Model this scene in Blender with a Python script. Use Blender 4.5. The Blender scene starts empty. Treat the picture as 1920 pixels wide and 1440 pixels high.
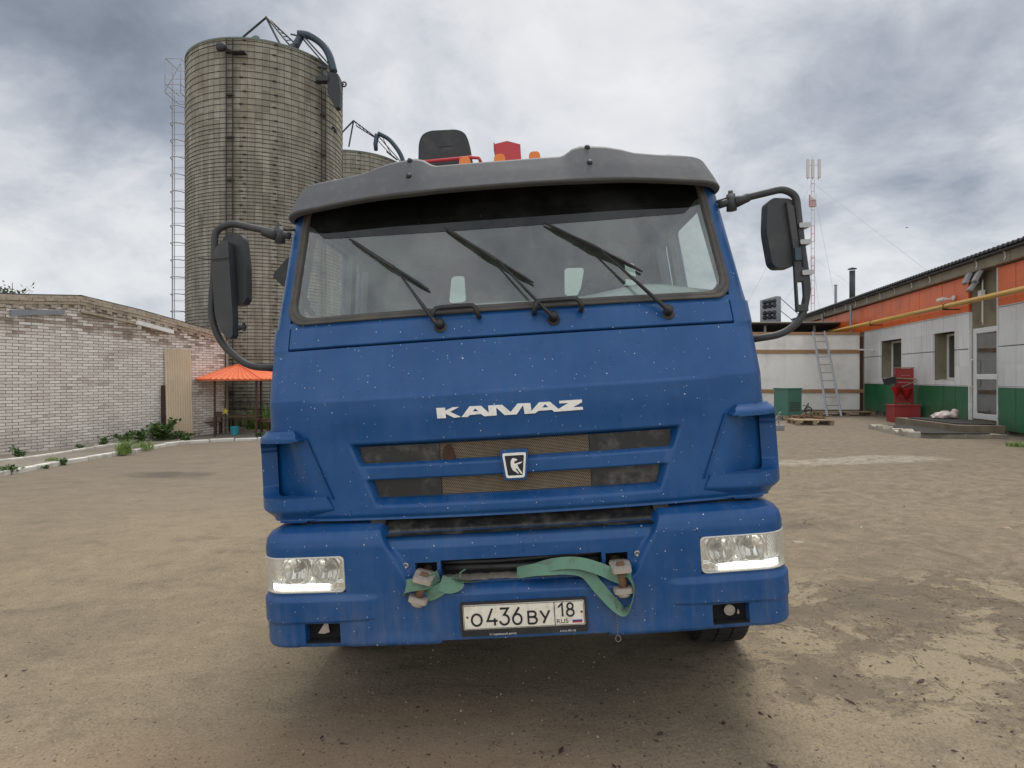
import bpy, bmesh, math, random
import numpy as np
from mathutils import Vector, Matrix
from mathutils.geometry import tessellate_polygon
R = math.radians
random.seed(7); np.random.seed(7)
sc = bpy.context.scene
COL = sc.collection

# ------------------------------------------------------------------ camera
cam_d = bpy.data.cameras.new("camera"); cam = bpy.data.objects.new("camera", cam_d); COL.objects.link(cam)
CAMH = 1.62
cam.location = (0, 0, CAMH); cam.rotation_euler = (R(90), 0, 0)
cam_d.sensor_width = 36; cam_d.lens = 36 * 1130 / 1920; cam_d.shift_y = -14 / 1920
cam_d.clip_start = .05; cam_d.clip_end = 3000
sc.camera = cam

# ------------------------------------------------------------------ node helper
class NT:
    def __init__(s, tree): s.t = tree; s.n = tree.nodes; s.l = tree.links
    def node(s, typ, **kw):
        nd = s.n.new(typ)
        for k, v in kw.items():
            if k == 'ins':
                for a, b in v.items(): s.put(nd.inputs[a], b)
            else: setattr(nd, k, v)
        return nd
    def put(s, sock, v):
        if isinstance(v, bpy.types.NodeSocket): s.l.new(v, sock)
        elif isinstance(v, bpy.types.Node): s.l.new(v.outputs[0], sock)
        else:
            if isinstance(v, tuple) and len(v) == 3 and sock.type == 'RGBA': v = v + (1,)
            sock.default_value = v
    def math(s, op, a, b=0.0, c=0.0, clamp=False):
        n = s.n.new('ShaderNodeMath'); n.operation = op; n.use_clamp = clamp
        s.put(n.inputs[0], a); s.put(n.inputs[1], b)
        if op in ('MULTIPLY_ADD', 'SMOOTH_MIN', 'SMOOTH_MAX'): s.put(n.inputs[2], c)
        return n.outputs[0]
    def mix(s, f, a, b, mode='MIX'):
        n = s.n.new('ShaderNodeMix'); n.data_type = 'RGBA'; n.blend_type = mode
        s.put(n.inputs[0], f); s.put(n.inputs[6], a); s.put(n.inputs[7], b); return n.outputs[2]
    def noise(s, vec, scale, detail=4, rough=.55, dist=0.0, w=None):
        n = s.n.new('ShaderNodeTexNoise')
        if vec is not None: s.put(n.inputs['Vector'], vec)
        n.inputs['Scale'].default_value = scale; n.inputs['Detail'].default_value = detail
        n.inputs['Roughness'].default_value = rough; n.inputs['Distortion'].default_value = dist
        return n.outputs[0]
    def ncol(s, vec, scale, detail=3):
        n = s.n.new('ShaderNodeTexNoise'); s.put(n.inputs['Vector'], vec)
        n.inputs['Scale'].default_value = scale; n.inputs['Detail'].default_value = detail; return n.outputs[1]
    def voro(s, vec, scale, feature='F1', out=0, rnd=1.0):
        n = s.n.new('ShaderNodeTexVoronoi'); n.feature = feature; s.put(n.inputs['Vector'], vec)
        n.inputs['Scale'].default_value = scale; n.inputs['Randomness'].default_value = rnd; return n.outputs[out]
    def step(s, v, a, b, lo=0.0, hi=1.0):
        n = s.n.new('ShaderNodeMapRange'); n.interpolation_type = 'SMOOTHSTEP'
        s.put(n.inputs[0], v); s.put(n.inputs[1], a); s.put(n.inputs[2], b); s.put(n.inputs[3], lo); s.put(n.inputs[4], hi)
        return n.outputs[0]
    def xyz(s, vec):
        n = s.n.new('ShaderNodeSeparateXYZ'); s.put(n.inputs[0], vec); return n.outputs
    def comb(s, x, y, z=0.0):
        n = s.n.new('ShaderNodeCombineXYZ'); s.put(n.inputs[0], x); s.put(n.inputs[1], y); s.put(n.inputs[2], z); return n.outputs[0]
    def vmath(s, op, a, b):
        n = s.n.new('ShaderNodeVectorMath'); n.operation = op; s.put(n.inputs[0], a); s.put(n.inputs[1], b)
        return n.outputs['Value'] if op in ('DOT_PRODUCT', 'LENGTH', 'DISTANCE') else n.outputs[0]
    def bump(s, h, strength=.5, dist=.01, normal=None):
        n = s.n.new('ShaderNodeBump'); n.inputs['Strength'].default_value = strength; n.inputs['Distance'].default_value = dist
        s.put(n.inputs['Height'], h)
        if normal is not None: s.put(n.inputs['Normal'], normal)
        return n.outputs[0]
    def obj(s): return s.n.new('ShaderNodeTexCoord').outputs['Object']
    def uv(s): return s.n.new('ShaderNodeTexCoord').outputs['UV']
    def gen(s): return s.n.new('ShaderNodeTexCoord').outputs['Generated']

# ------------------------------------------------------------------ world and sun
SUN_EL, SUN_AZ = R(66), R(20)          # azimuth measured from +Y towards +X: the bright part of the sky is behind the truck
w = bpy.data.worlds.new("World"); sc.world = w; w.use_nodes = True
W = NT(w.node_tree); W.n.clear()
sky = W.node('ShaderNodeTexSky', sky_type='NISHITA', sun_disc=False, sun_elevation=SUN_EL, sun_rotation=SUN_AZ)
dirv = W.gen(); dx_, dy_, dz_ = W.xyz(dirv)[:3]
zc = W.math('ADD', W.math('MAXIMUM', dz_, 0.0), .42)
pl = W.comb(W.math('DIVIDE', dx_, zc), W.math('DIVIDE', dy_, zc), 0.0)
warp = W.vmath('ADD', pl, W.vmath('MULTIPLY', W.ncol(pl, 1.6, 3), (.35, .35, 0)))
n1 = W.noise(warp, 2.0, 8, .58); n2 = W.noise(warp, 7.0, 7, .60); n3 = W.noise(warp, .60, 3, .5)
def lobe(d, lo, hi):
    v = Vector(d).normalized()
    return W.step(W.vmath('DOT_PRODUCT', dirv, tuple(v)), lo, hi)
dens = W.math('ADD', W.math('MULTIPLY', n1, .72), W.math('MULTIPLY', n2, .28))
dens = W.math('ADD', dens, W.math('MULTIPLY', W.math('SUBTRACT', n3, .5), .35))
dens = W.math('ADD', W.math('MULTIPLY', W.math('SUBTRACT', dens, .5), 1.35), .47)
for d, lo, hi, k in [((-.95, 1, .80), .88, 1.0, .30), ((-.45, 1, .85), .90, 1.0, .10), ((-.84, 1, .27), .965, 1.0, -.34),
                     ((.02, 1, .48), .88, 1.0, -.10), ((.25, 1, .60), .93, 1.0, -.06), ((.62, 1, .34), .955, 1.0, .12),
                     ((.47, 1, .20), .985, 1.0, -.13), ((-.75, 1, .50), .975, 1.0, .05), ((-.78, 1, .16), .985, 1.0, .07), ((.80, 1, .62), .95, 1.0, .02)]:
    dens = W.math('ADD', dens, W.math('MULTIPLY', lobe(d, lo, hi), k))
ramp = W.node('ShaderNodeValToRGB'); W.put(ramp.inputs[0], dens)
el = ramp.color_ramp.elements
for e in list(el)[1:]: el.remove(e)
SK = [(.20, (.66, .66, .655)), (.36, (.575, .58, .59)), (.47, (.485, .497, .52)), (.58, (.365, .385, .42)), (.72, (.235, .26, .30)), (.92, (.15, .17, .20))]
el[0].position = SK[0][0]; el[0].color = SK[0][1] + (1,)
for p, c in SK[1:]: e = el.new(p); e.color = c + (1,)
cloud = W.mix(1.0, ramp.outputs[0], (7.2, 7.2, 7.2), 'MULTIPLY')
back = W.step(W.vmath('DOT_PRODUCT', dirv, tuple(Vector((0, -1, .55)).normalized())), .15, .95, 1.0, 2.0)  # unseen sky behind the camera, brightened as added fill for truck front and walls
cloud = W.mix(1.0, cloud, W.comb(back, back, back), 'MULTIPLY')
lowhaze = W.step(dz_, 0.0, .20, .55, 0.0)
cloud = W.mix(lowhaze, cloud, (4.2, 4.35, 4.6))
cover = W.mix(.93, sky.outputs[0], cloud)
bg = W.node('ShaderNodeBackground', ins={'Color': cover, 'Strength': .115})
W.l.new(bg.outputs[0], W.node('ShaderNodeOutputWorld').inputs[0])
sd = bpy.data.lights.new("sun", 'SUN'); sd.energy = 1.7; sd.angle = R(30); sd.color = (1, .96, .90)
so = bpy.data.objects.new("sun", sd); COL.objects.link(so)
sv = Vector((math.sin(SUN_AZ) * math.cos(SUN_EL), math.cos(SUN_AZ) * math.cos(SUN_EL), math.sin(SUN_EL)))
so.rotation_euler = sv.to_track_quat('Z', 'Y').to_euler(); so.location = sv * 60
sc.view_settings.view_transform = 'Standard'; sc.view_settings.look = 'None'
sc.view_settings.exposure = 0.66; sc.view_settings.gamma = 1.0; sc.view_settings.use_curve_mapping = False
sc.cycles.max_bounces = 8; sc.cycles.transparent_max_bounces = 16; sc.cycles.sample_clamp_indirect = 6

# ------------------------------------------------------------------ materials
MATS = {}
def newmat(name):
    m = bpy.data.materials.new(name); m.use_nodes = True; t = NT(m.node_tree)
    b = m.node_tree.nodes['Principled BSDF']; MATS[name] = m
    return m, t, b
def simple(name, col, rough=.6, metal=0.0, var=.18, scale=14, bump=.0, dirt=None, dirtamt=.4, spec=.5, coat=0):
    m, t, b = newmat(name); o = t.obj()
    n = t.noise(o, scale, 5, .6)
    c = t.mix(1.0, col, t.mix(n, (1 - var,) * 3, (1 + var,) * 3), 'MULTIPLY')
    if dirt:
        d = t.step(t.noise(o, scale * .35, 6, .65), .45, .75, 0, dirtamt); c = t.mix(d, c, dirt)
    t.put(b.inputs['Base Color'], c)
    t.put(b.inputs['Roughness'], t.math('ADD', rough - .08, t.math('MULTIPLY', n, .16)))
    b.inputs['Metallic'].default_value = metal; b.inputs['Specular IOR Level'].default_value = spec
    b.inputs['Coat Weight'].default_value = coat
    if bump: t.put(b.inputs['Normal'], t.bump(t.noise(o, scale * 6, 4, .6), bump, .004))
    return m

def paint():
    m, t, b = newmat('truck_paint'); o = t.obj(); x, y, z = t.xyz(o)[:3]
    big = t.noise(o, 2.2, 6, .65); fine = t.noise(o, 55, 5, .6)
    c = t.mix(t.step(big, .3, .7), (.003, .063, .205), (.006, .083, .255))
    # dust film, thicker towards the bottom and in streaks
    nz = t.xyz(t.n.new('ShaderNodeNewGeometry').outputs['Normal'])[2]; low = t.math('ADD', t.step(z, .45, 1.0, .36, .02), t.step(nz, .25, .85, 0, .14))
    streak = t.noise(t.comb(t.math('MULTIPLY', x, 9), y, t.math('MULTIPLY', z, 1.1)), 2.5, 6, .7)
    dust = t.math('MULTIPLY', t.step(t.math('ADD', t.math('MULTIPLY', big, .5), t.math('MULTIPLY', streak, .5)), .36, .74), t.math('ADD', low, .07))
    c = t.mix(dust, c, (.20, .185, .155))
    scuff = t.math('MULTIPLY', t.step(t.noise(o, 7, 8, .8), .60, .72), .16)
    c = t.mix(scuff, c, (.15, .20, .30))
    # bird lime and insect specks
    for sc_, r0, r1, thr, colr in ((30, .05, .10, .94, (.85, .87, .88)), (46, .10, .16, .90, (.01, .012, .02)), (90, .10, .2, .955, (.5, .55, .6)), (13, .028, .048, .935, (.82, .84, .85)), (60, .08, .16, .93, (.62, .66, .7))):
        wv = t.vmath('ADD', o, t.vmath('MULTIPLY', t.ncol(o, 60, 2), (.012, .012, .012)))
        d = t.voro(wv, sc_); vc = t.xyz(t.voro(wv, sc_, out=1))[0]
        k = t.math('MULTIPLY', t.step(d, r0, r1, 1, 0), t.math('GREATER_THAN', vc, thr))
        c = t.mix(k, c, colr)
    t.put(b.inputs['Base Color'], c)
    t.put(b.inputs['Roughness'], t.math('ADD', t.math('ADD', .30, t.math('MULTIPLY', dust, .7)), t.math('MULTIPLY', fine, .08)))
    b.inputs['Specular IOR Level'].default_value = .42
    t.put(b.inputs['Normal'], t.bump(t.math('ADD', t.noise(o, 9, 3, .5), t.math('MULTIPLY', t.noise(o, 140, 3, .6), .12)), .10, .01))
    return m
paint()

def glass(name, tint, refl=.06, dust=.0, dustcol=(.5, .52, .5)):
    m, t, b = newmat(name); t.n.remove(b); out = t.n['Material Output']
    tr = t.node('ShaderNodeBsdfTransparent', ins={'Color': tint})
    gl = t.node('ShaderNodeBsdfGlossy', ins={'Color': (1, 1, 1), 'Roughness': .02})
    fr = t.node('ShaderNodeFresnel'); bf = t.n.new('ShaderNodeNewGeometry').outputs['Backfacing']; t.put(fr.inputs[0], t.math('MULTIPLY_ADD', bf, 1 / 1.5 - 1.5, 1.5))
    f = t.math('ADD', t.math('MULTIPLY', fr, 1.15), refl, clamp=True)
    s = t.node('ShaderNodeMixShader'); t.put(s.inputs[0], f); t.l.new(tr.outputs[0], s.inputs[1]); t.l.new(gl.outputs[0], s.inputs[2])
    last = s
    if dust:
        o = t.obj(); df = t.node('ShaderNodeBsdfDiffuse', ins={'Color': dustcol})
        d = t.math('MULTIPLY', t.math('ADD', t.step(t.noise(o, 3, 8, .72), .40, .66), .30), dust)
        sp = t.math('MULTIPLY', t.step(t.voro(o, 40), .03, .08, 1, 0), t.math('GREATER_THAN', t.xyz(t.voro(o, 40, out=1))[0], .9))
        s2 = t.node('ShaderNodeMixShader'); t.put(s2.inputs[0], t.math('ADD', d, t.math('MULTIPLY', sp, .5)))
        t.l.new(s.outputs[0], s2.inputs[1]); t.l.new(df.outputs[0], s2.inputs[2]); last = s2
    t.l.new(last.outputs[0], out.inputs[0]); return m
glass('windscreen_glass', (.84, .92, .88),   .06, .16, (.42, .50, .44))
glass('clear_glass', (.97, .985, .975), .0)
glass('rear_glass', (.62, .68, .64), .0)
glass('tint_film', (.05, .056, .056), -.015, .035)
glass('house_glass', (.35, .38, .38), .10, .10)
glass('lens_glass', (.95, .95, .92), .03, .32, (.72, .70, .62))

simple('visor_plastic', (.098, .100, .105), .66, var=.14, scale=60, dirt=(.22, .21, .19), dirtamt=.22, bump=.05)
simple('black_plastic', (.022, .022, .023), .5, var=.25, scale=30, dirt=(.10, .09, .075), dirtamt=.4, bump=.06)
simple('mirror_plastic', (.040, .042, .043), .55, var=.2, scale=25, dirt=(.12, .11, .10), dirtamt=.35, bump=.06)
simple('pad_plastic', (.018, .018, .018), .45, var=.25, scale=40, dirt=(.16, .145, .12), dirtamt=.55, bump=.15)
simple('rubber', (.030, .028, .026), .7, var=.2, scale=25, dirt=(.14, .125, .105), dirtamt=.6)
simple('seal_rubber', (.075, .068, .060), .7, var=.2, scale=30, dirt=(.17, .15, .12), dirtamt=.5)
simple('tyre_rubber', (.022, .021, .020), .8, var=.3, scale=12, dirt=(.12, .10, .08), dirtamt=.5, bump=.2)
simple('dark_interior', (.030, .032, .033), .8, var=.2)
simple('dash_plastic', (.42, .46, .42), .7, var=.15, scale=8)
simple('cab_trim', (.14, .155, .15), .8, var=.15, scale=8)
simple('headliner', (.16, .16, .15), .9)
simple('amber', (.85, .22, .02), .3, var=.1)
simple('white_lens', (.75, .76, .78), .25, var=.1)
simple('badge_white', (.86, .84, .77), .5, var=.12, scale=60, dirt=(.40, .35, .27), dirtamt=.35)
simple('badge_black', (.012, .012, .014), .4)
simple('plate_white', (.84, .79, .66), .5, var=.10, scale=90, dirt=(.50, .45, .34), dirtamt=.5)
simple('plate_black', (.018, .016, .02), .5)
simple('flag_white', (.75, .73, .68), .5); simple('flag_blue', (.03, .05, .30), .5); simple('flag_red', (.45, .04, .04), .5)
simple('crane_red', (.55, .045, .05), .45, var=.12)
simple('rusty_bolt', (.20, .115, .065), .85, .2, var=.35, scale=60, bump=.3)
simple('shackle_grey', (.40, .35, .29), .8, var=.25, scale=50, dirt=(.22, .13, .08), dirtamt=.5, bump=.3)
simple('chassis', (.012, .011, .011), .9, var=.4)
simple('dirty_ledge', (.20, .175, .14), .95, var=.4, scale=50, bump=.5)
simple('brown_stain', (.060, .032, .020), .95, var=.4, scale=80, bump=.4)
simple('chrome_dull', (.36, .355, .34), .35, .9)
simple('reflector', (.92, .91, .88), .12, .85, var=.1)
simple('lamp_inner', (.62, .60, .54), .35, .25, var=.25, scale=60)

def strap():
    m, t, b = newmat('green_webbing'); u = t.uv(); o = t.obj()
    wv = t.node('ShaderNodeTexWave', wave_type='BANDS', bands_direction='Y'); t.put(wv.inputs['Vector'], u); wv.inputs['Scale'].default_value = 3.2
    c = t.mix(wv.outputs[1], (.12, .235, .165), (.15, .275, .19)); c = t.mix(t.step(t.noise(o, 16, 6, .7), .48, .74, 0, .75), c, (.12, .12, .075))
    t.put(b.inputs['Base Color'], c); b.inputs['Roughness'].default_value = .9
    t.put(b.inputs['Normal'], t.bump(wv.outputs[1], .25, .001)); return m
strap()
def meshmat():
    m, t, b = newmat('grille_mesh'); o = t.obj(); x, y, z = t.xyz(o)[:3]
    v = t.comb(t.math('MULTIPLY', x, 1.0), t.math('MULTIPLY', z, .62), 0)
    n = t.node('ShaderNodeTexVoronoi', feature='DISTANCE_TO_EDGE'); n.voronoi_dimensions = '2D'
    # staggered lattice: brick texture is the expanded-metal pattern
    br = t.node('ShaderNodeTexBrick'); t.put(br.inputs['Vector'], t.comb(x, z, 0)); br.offset = .5; br.squash = 1
    br.inputs['Scale'].default_value = 1; br.inputs['Brick Width'].default_value = .0090; br.inputs['Row Height'].default_value = .0062
    br.inputs['Mortar Size'].default_value = .0017; br.inputs['Mortar Smooth'].default_value = .6
    t.put(br.inputs['Color1'], (.006, .005, .005)); t.put(br.inputs['Color2'], (.012, .010, .008)); t.put(br.inputs['Mortar'], (.30, .24, .16))
    d = t.noise(o, 20, 6, .7)
    c = t.mix(1.0, br.outputs[0], t.mix(d, (.55, .5, .45), (1.3, 1.25, 1.2)), 'MULTIPLY')
    t.put(b.inputs['Base Color'], c); b.inputs['Roughness'].default_value = .8
    t.put(b.inputs['Normal'], t.bump(br.outputs[1], .8, .003)); return m
meshmat()
def drl():
    m, t, b = newmat('running_light'); o = t.obj(); x = t.xyz(o)[0]
    k = t.math('ADD', .75, t.math('MULTIPLY', t.math('SINE', t.math('MULTIPLY', x, 420)), .25))
    t.put(b.inputs['Emission Color'], (1, .97, .93)); t.put(b.inputs['Emission Strength'], t.math('MULTIPLY', k, 2.8)); b.inputs['Base Color'].default_value = (.8, .8, .8, 1)
drl()

def ground_mat():
    m, t, b = newmat('yard_ground'); o = t.obj(); x, y, z = t.xyz(o)[:3]
    p = t.comb(x, y, 0)
    wp = t.vmath('ADD', p, t.vmath('MULTIPLY', t.ncol(p, .8, 4), (.9, .9, 0)))
    big = t.noise(p, .35, 6, .6); med = t.noise(wp, 1.7, 8, .68); fine = t.noise(p, 26, 6, .7); grit = t.noise(p, 130, 3, .7)
    det = t.noise(wp, 6.5, 8, .72); str_ = t.noise(t.comb(t.math('MULTIPLY', x, .55), t.math('MULTIPLY', y, 1.9), 3), 2.4, 8, .70)
    det = t.noise(wp, 6.5, 8, .72); str_ = t.noise(t.comb(t.math('MULTIPLY', x, .8), t.math('MULTIPLY', y, 1.5), 3), 2.4, 8, .74)
    salt = t.step(t.noise(p, 62, 6, .85), .36, .64)
    asph = t.mix(salt, (.135, .108, .072), (.245, .198, .138))
    dust = t.mix(salt, (.215, .170, .112), (.335, .268, .180))
    mixv = t.math('ADD', t.math('ADD', t.math('MULTIPLY', big, .40), t.math('MULTIPLY', str_, .32)), t.math('MULTIPLY', det, .28))
    f = t.step(mixv, .38, .60)
    c = t.mix(f, asph, dust)
    c = t.mix(t.step(det, .56, .74, 0, .28), c, (.34, .29, .215)); c = t.mix(t.step(str_, .34, .44, .30, 0), c, (.105, .088, .066))
    def ell(cx, cy, rx, ry, soft=.35, rot=0.0):
        cs, sn = math.cos(rot), math.sin(rot)
        wx, wy = t.xyz(wp)[:2]
        ax = t.math('SUBTRACT', wx, cx + .45); ay = t.math('SUBTRACT', wy, cy + .45)
        u = t.math('ADD', t.math('MULTIPLY', ax, cs / rx), t.math('MULTIPLY', ay, sn / rx))
        v = t.math('ADD', t.math('MULTIPLY', ax, -sn / ry), t.math('MULTIPLY', ay, cs / ry))
        r = t.math('ADD', t.math('MULTIPLY', u, u), t.math('MULTIPLY', v, v))
        return t.step(r, 1 - soft, 1 + soft, 1, 0)
    # ochre dusty area near the front, darker asphalt further back and along the right
    c = t.mix(t.math('MULTIPLY', ell(-.9, 2.3, 1.5, .65, .8), .45), c, (.37, .25, .155))
    c = t.mix(t.math('MULTIPLY', t.step(y, 5, 12), .68), c, t.mix(str_, (.105, .090, .070), (.225, .193, .152)))
    c = t.mix(t.math('MULTIPLY', t.step(x, 1.0, 4), .42), c, t.mix(t.step(det, .35, .65), (.095, .076, .052), (.235, .19, .135)))
    # pale spilled cement on the right, dark patch on the left
    c = t.mix(t.math('MULTIPLY', ell(5.6, 9.9, 1.5, .42, .5), t.step(det, .35, .62, .1, .6)), c, (.40, .365, .30))
    c = t.mix(t.math('MULTIPLY', ell(-6.55, 11.4, .85, .38, .5), t.step(med, .35, .6, .4, .85)), c, (.10, .082, .065))
    # worn light slabs with dark crumbled asphalt between them, right foreground
    zone = t.math('ADD', ell(2.9, 3.5, 1.35, 1.15, .5), t.math('MULTIPLY', ell(1.6, 4.2, .8, .5, .5), .7), clamp=True)
    zn2 = t.noise(wp, 1.5, 9, .74)
    c = t.mix(t.math('MULTIPLY', zone, t.step(zn2, .50, .55, 0, .6)), c, t.mix(fine, (.25, .205, .135), (.36, .295, .195)))
    zone2 = t.math('ADD', zone, ell(1.55, 3.15, .75, .40, .6, -.3), clamp=True); zone2 = t.math('ADD', zone2, ell(2.9, 2.75, .7, .4, .6), clamp=True)
    c = t.mix(t.math('MULTIPLY', zone2, t.step(zn2, .44, .495, .72, 0)), c, t.mix(grit, (.055, .044, .032), (.20, .165, .12)))
    crumb = t.noise(p, 17, 8, .82); c = t.mix(t.math('MULTIPLY', t.math('ADD', t.math('MULTIPLY', zone2, .7), .18), t.step(crumb, .55, .61)), c, (.060, .048, .035))
    zone3 = t.math('ADD', ell(2.2, 6.2, 1.4, .5, .6), ell(2.2, 9.0, .9, .8, .6), clamp=True)
    c = t.mix(t.math('MULTIPLY', zone3, t.step(zn2, .49, .54, .15, .6)), c, (.12, .10, .078))
    # cracks
    cr = t.node('ShaderNodeTexVoronoi', feature='DISTANCE_TO_EDGE')
    t.put(cr.inputs['Vector'], t.vmath('ADD', p, t.vmath('MULTIPLY', t.ncol(p, 2.2, 7), (1.1, 1.1, 0)))); cr.inputs['Scale'].default_value = 1.25
    crz = t.math('ADD', t.math('ADD', zone, zone3, clamp=True), t.step(t.noise(p, .5, 3), .56, .66, 0, .55), clamp=True)
    crk = t.math('MULTIPLY', t.math('MULTIPLY', t.step(cr.outputs[0], .0, .022, 1, 0), t.step(t.noise(p, 7, 6, .75), .42, .62)), crz)
    c = t.mix(t.math('MULTIPLY', crk, t.step(zn2, .40, .55, .15, .8)), c, (.045, .036, .028))
    # stone chips
    for s_, r0, r1, thr, col in ((11, .05, .11, .86, (.05, .04, .032)), (6, .02, .05, .85, (.045, .036, .03)), (19, .06, .12, .88, (.06, .048, .036)), (26, .10, .2, .86, (.09, .07, .055)), (33, .07, .13, .95, (.50, .46, .40)), (60, .15, .3, .75, (.12, .10, .08))):
        wv = t.vmath('ADD', p, t.vmath('MULTIPLY', t.ncol(p, 40, 2), (.03, .03, 0)))
        k = t.math('MULTIPLY', t.step(t.voro(wv, s_), r0, r1 * 1.25, 1, 0), t.math('GREATER_THAN', t.xyz(t.voro(wv, s_, out=1))[0], thr))
        c = t.mix(t.math('MULTIPLY', k, .95), c, col)
    t.put(b.inputs['Base Color'], c); b.inputs['Roughness'].default_value = .93; b.inputs['Specular IOR Level'].default_value = .25
    h = t.math('ADD', t.math('ADD', t.math('MULTIPLY', fine, .55), t.math('MULTIPLY', grit, .30)), t.math('ADD', t.math('MULTIPLY', med, .35), t.math('MULTIPLY', det, .55)))
    h = t.math('SUBTRACT', h, t.math('MULTIPLY', crk, .8)); h = t.math('ADD', h, t.math('MULTIPLY', zone, t.step(zn2, .47, .53, 0, .7)))
    t.put(b.inputs['Normal'], t.bump(h, .65, .022))
ground_mat()

def brick_mat(name, c1, c2, mortar, stainy=True):
    m, t, b = newmat(name); o = t.obj(); x, y, z = t.xyz(o)[:3]
    wob = t.math('MULTIPLY', t.math('SUBTRACT', t.noise(o, 1.1, 3), .5), .05)
    wob2 = t.math('MULTIPLY', t.math('SUBTRACT', t.noise(o, 11, 4), .5), .026)
    uvx = t.math('ADD', t.math('ADD', x, y), wob2); uvz = t.math('ADD', t.math('ADD', z, wob), wob2)
    br = t.node('ShaderNodeTexBrick'); t.put(br.inputs['Vector'], t.comb(uvx, uvz, 0)); br.offset = .5
    for k, v in {'Scale': 1, 'Brick Width': .262, 'Row Height': .0755, 'Mortar Size': .0075, 'Mortar Smooth': .45, 'Bias': -.1}.items(): br.inputs[k].default_value = v
    t.put(br.inputs['Color1'], (.0, 0, 0)); t.put(br.inputs['Color2'], (1, 1, 1)); t.put(br.inputs['Mortar'], (0.5, .5, .5))
    rnd = br.outputs[0]
    patch = t.noise(o, .55, 6, .65); p2 = t.noise(t.vmath('ADD', o, (7, 3, 1)), 1.7, 7, .7)
    white = t.mix(rnd, (.70, .64, .56), (.90, .85, .765)); worn = t.mix(rnd, c1, c2)
    wf = t.math('ADD', t.math('ADD', t.math('MULTIPLY', patch, 1.0), t.math('MULTIPLY', p2, .7)), t.math('MULTIPLY', rnd, .34))
    up = t.step(z, 2.35, 3.25, 0, .28); far = t.step(x, 2.5, 7.0, 0, .16)
    wf = t.math('SUBTRACT', wf, t.math('ADD', up, far))
    col = t.mix(t.step(wf, .54, .86), worn, white)
    pink = t.step(t.noise(t.vmath('ADD', o, (2, 9, 4)), .8, 5, .6), .52, .68, 0, .20)
    col = t.mix(pink, col, (.36, .235, .19))
    low = t.step(z, -.3, .55, .55, 0); col = t.mix(t.math('MULTIPLY', low, t.step(p2, .3, .7)), col, (.22, .19, .16))
    col = t.mix(t.step(t.noise(o, 22, 6, .75), .50, .72, 0, .45), col, (.26, .215, .175))
    mor = t.mix(p2, (.12, .10, .085), mortar)
    col = t.mix(br.outputs[1], col, mor)
    t.put(b.inputs['Base Color'], col); b.inputs['Roughness'].default_value = .92
    h = t.math('ADD', t.math('MULTIPLY', t.math('SUBTRACT', 1.0, br.outputs[1]), 1.0), t.math('MULTIPLY', t.noise(o, 60, 4, .7), .35))
    h = t.math('ADD', h, t.math('MULTIPLY', rnd, .35))
    t.put(b.inputs['Normal'], t.bump(h, .9, .012)); return m
brick_mat('painted_brick', (.30, .235, .18), (.40, .32, .25), (.27, .21, .17))
simple('cornice_brick', (.44, .37, .28), .92, var=.35, scale=9, dirt=(.11, .095, .075), dirtamt=.7, bump=.4)

def silo_u(px):
    cx, cy, rr = -10.15, 25.0, 3.0; k = (px - 960) / 1130; A = k * k + 1; B = -2 * (k * cx + cy); C_ = cx * cx + cy * cy - rr * rr; t = (-B - math.sqrt(B * B - 4 * A * C_)) / (2 * A)
    return 4.25 + rr * ((math.atan2(t - cy, k * t - cx) - math.atan2(-cy, -cx) + math.pi) % (2 * math.pi) - math.pi)
SU1, SU2 = silo_u(432), silo_u(605)
def silo_mat():
    m, t, b = newmat('silo_staves'); u = t.uv(); x, y, _ = t.xyz(u)[:3]   # uv in metres: arc length, height
    br = t.node('ShaderNodeTexBrick'); t.put(br.inputs['Vector'], t.comb(y, x, 0)); br.offset = .5
    for k, v in {'Scale': 1, 'Brick Width': .76, 'Row Height': .255, 'Mortar Size': .010, 'Mortar Smooth': .3}.items(): br.inputs[k].default_value = v
    t.put(br.inputs['Color1'], (.245, .228, .178)); t.put(br.inputs['Color2'], (.39, .366, .295)); t.put(br.inputs['Mortar'], (.12, .105, .078))
    st = t.noise(t.comb(t.math('MULTIPLY', x, 3.2), t.math('MULTIPLY', y, .28), 0), 1.6, 7, .7)
    c = t.mix(t.step(st, .40, .68, 0, .55), br.outputs[0], (.15, .13, .095))
    c = t.mix(t.step(t.noise(u, 1.2, 6, .7), .45, .75, 0, .30), c, (.42, .39, .31))
    # two soot-dark run-off streaks beneath the unloading doors
    for cx_, wd, k in ((SU1, .34, .34), (SU2, .40, .38)):
        d = t.math('ABSOLUTE', t.math('SUBTRACT', t.math('ADD', x, t.math('MULTIPLY', t.math('SUBTRACT', t.noise(u, 1.3, 5), .5), .35)), cx_))
        c = t.mix(t.step(d, wd * .35, wd, k, 0), c, (.055, .045, .035))
    c = t.mix(t.step(t.noise(t.comb(t.math('MULTIPLY', x, 5), t.math('MULTIPLY', y, 1.2), 9), 1.0, 7, .75), .52, .66, 0, .45), c, (.10, .088, .065))
    c = t.mix(t.step(t.noise(t.comb(t.math('MULTIPLY', x, 1.2), t.math('MULTIPLY', y, .2), 5), 1.0, 5, .7), .5, .7, 0, .3), c, (.24, .165, .10))
    t.put(b.inputs['Base Color'], c); b.inputs['Roughness'].default_value = .95
    t.put(b.inputs['Normal'], t.bump(br.outputs[1], -.5, .02))
silo_mat()
simple('hoop_steel', (.055, .045, .036), .8, .3, var=.4, scale=2)
simple('dark_steel', (.05, .052, .055), .6, .5, var=.3)
simple('blue_steel', (.055, .075, .095), .5, .4, var=.25)
simple('galv_steel', (.30, .31, .33), .5, .6, var=.15)
simple('ladder_grey', (.42, .41, .44), .6, .3)
simple('green_roof', (.16, .20, .17), .7, var=.2)
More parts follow.
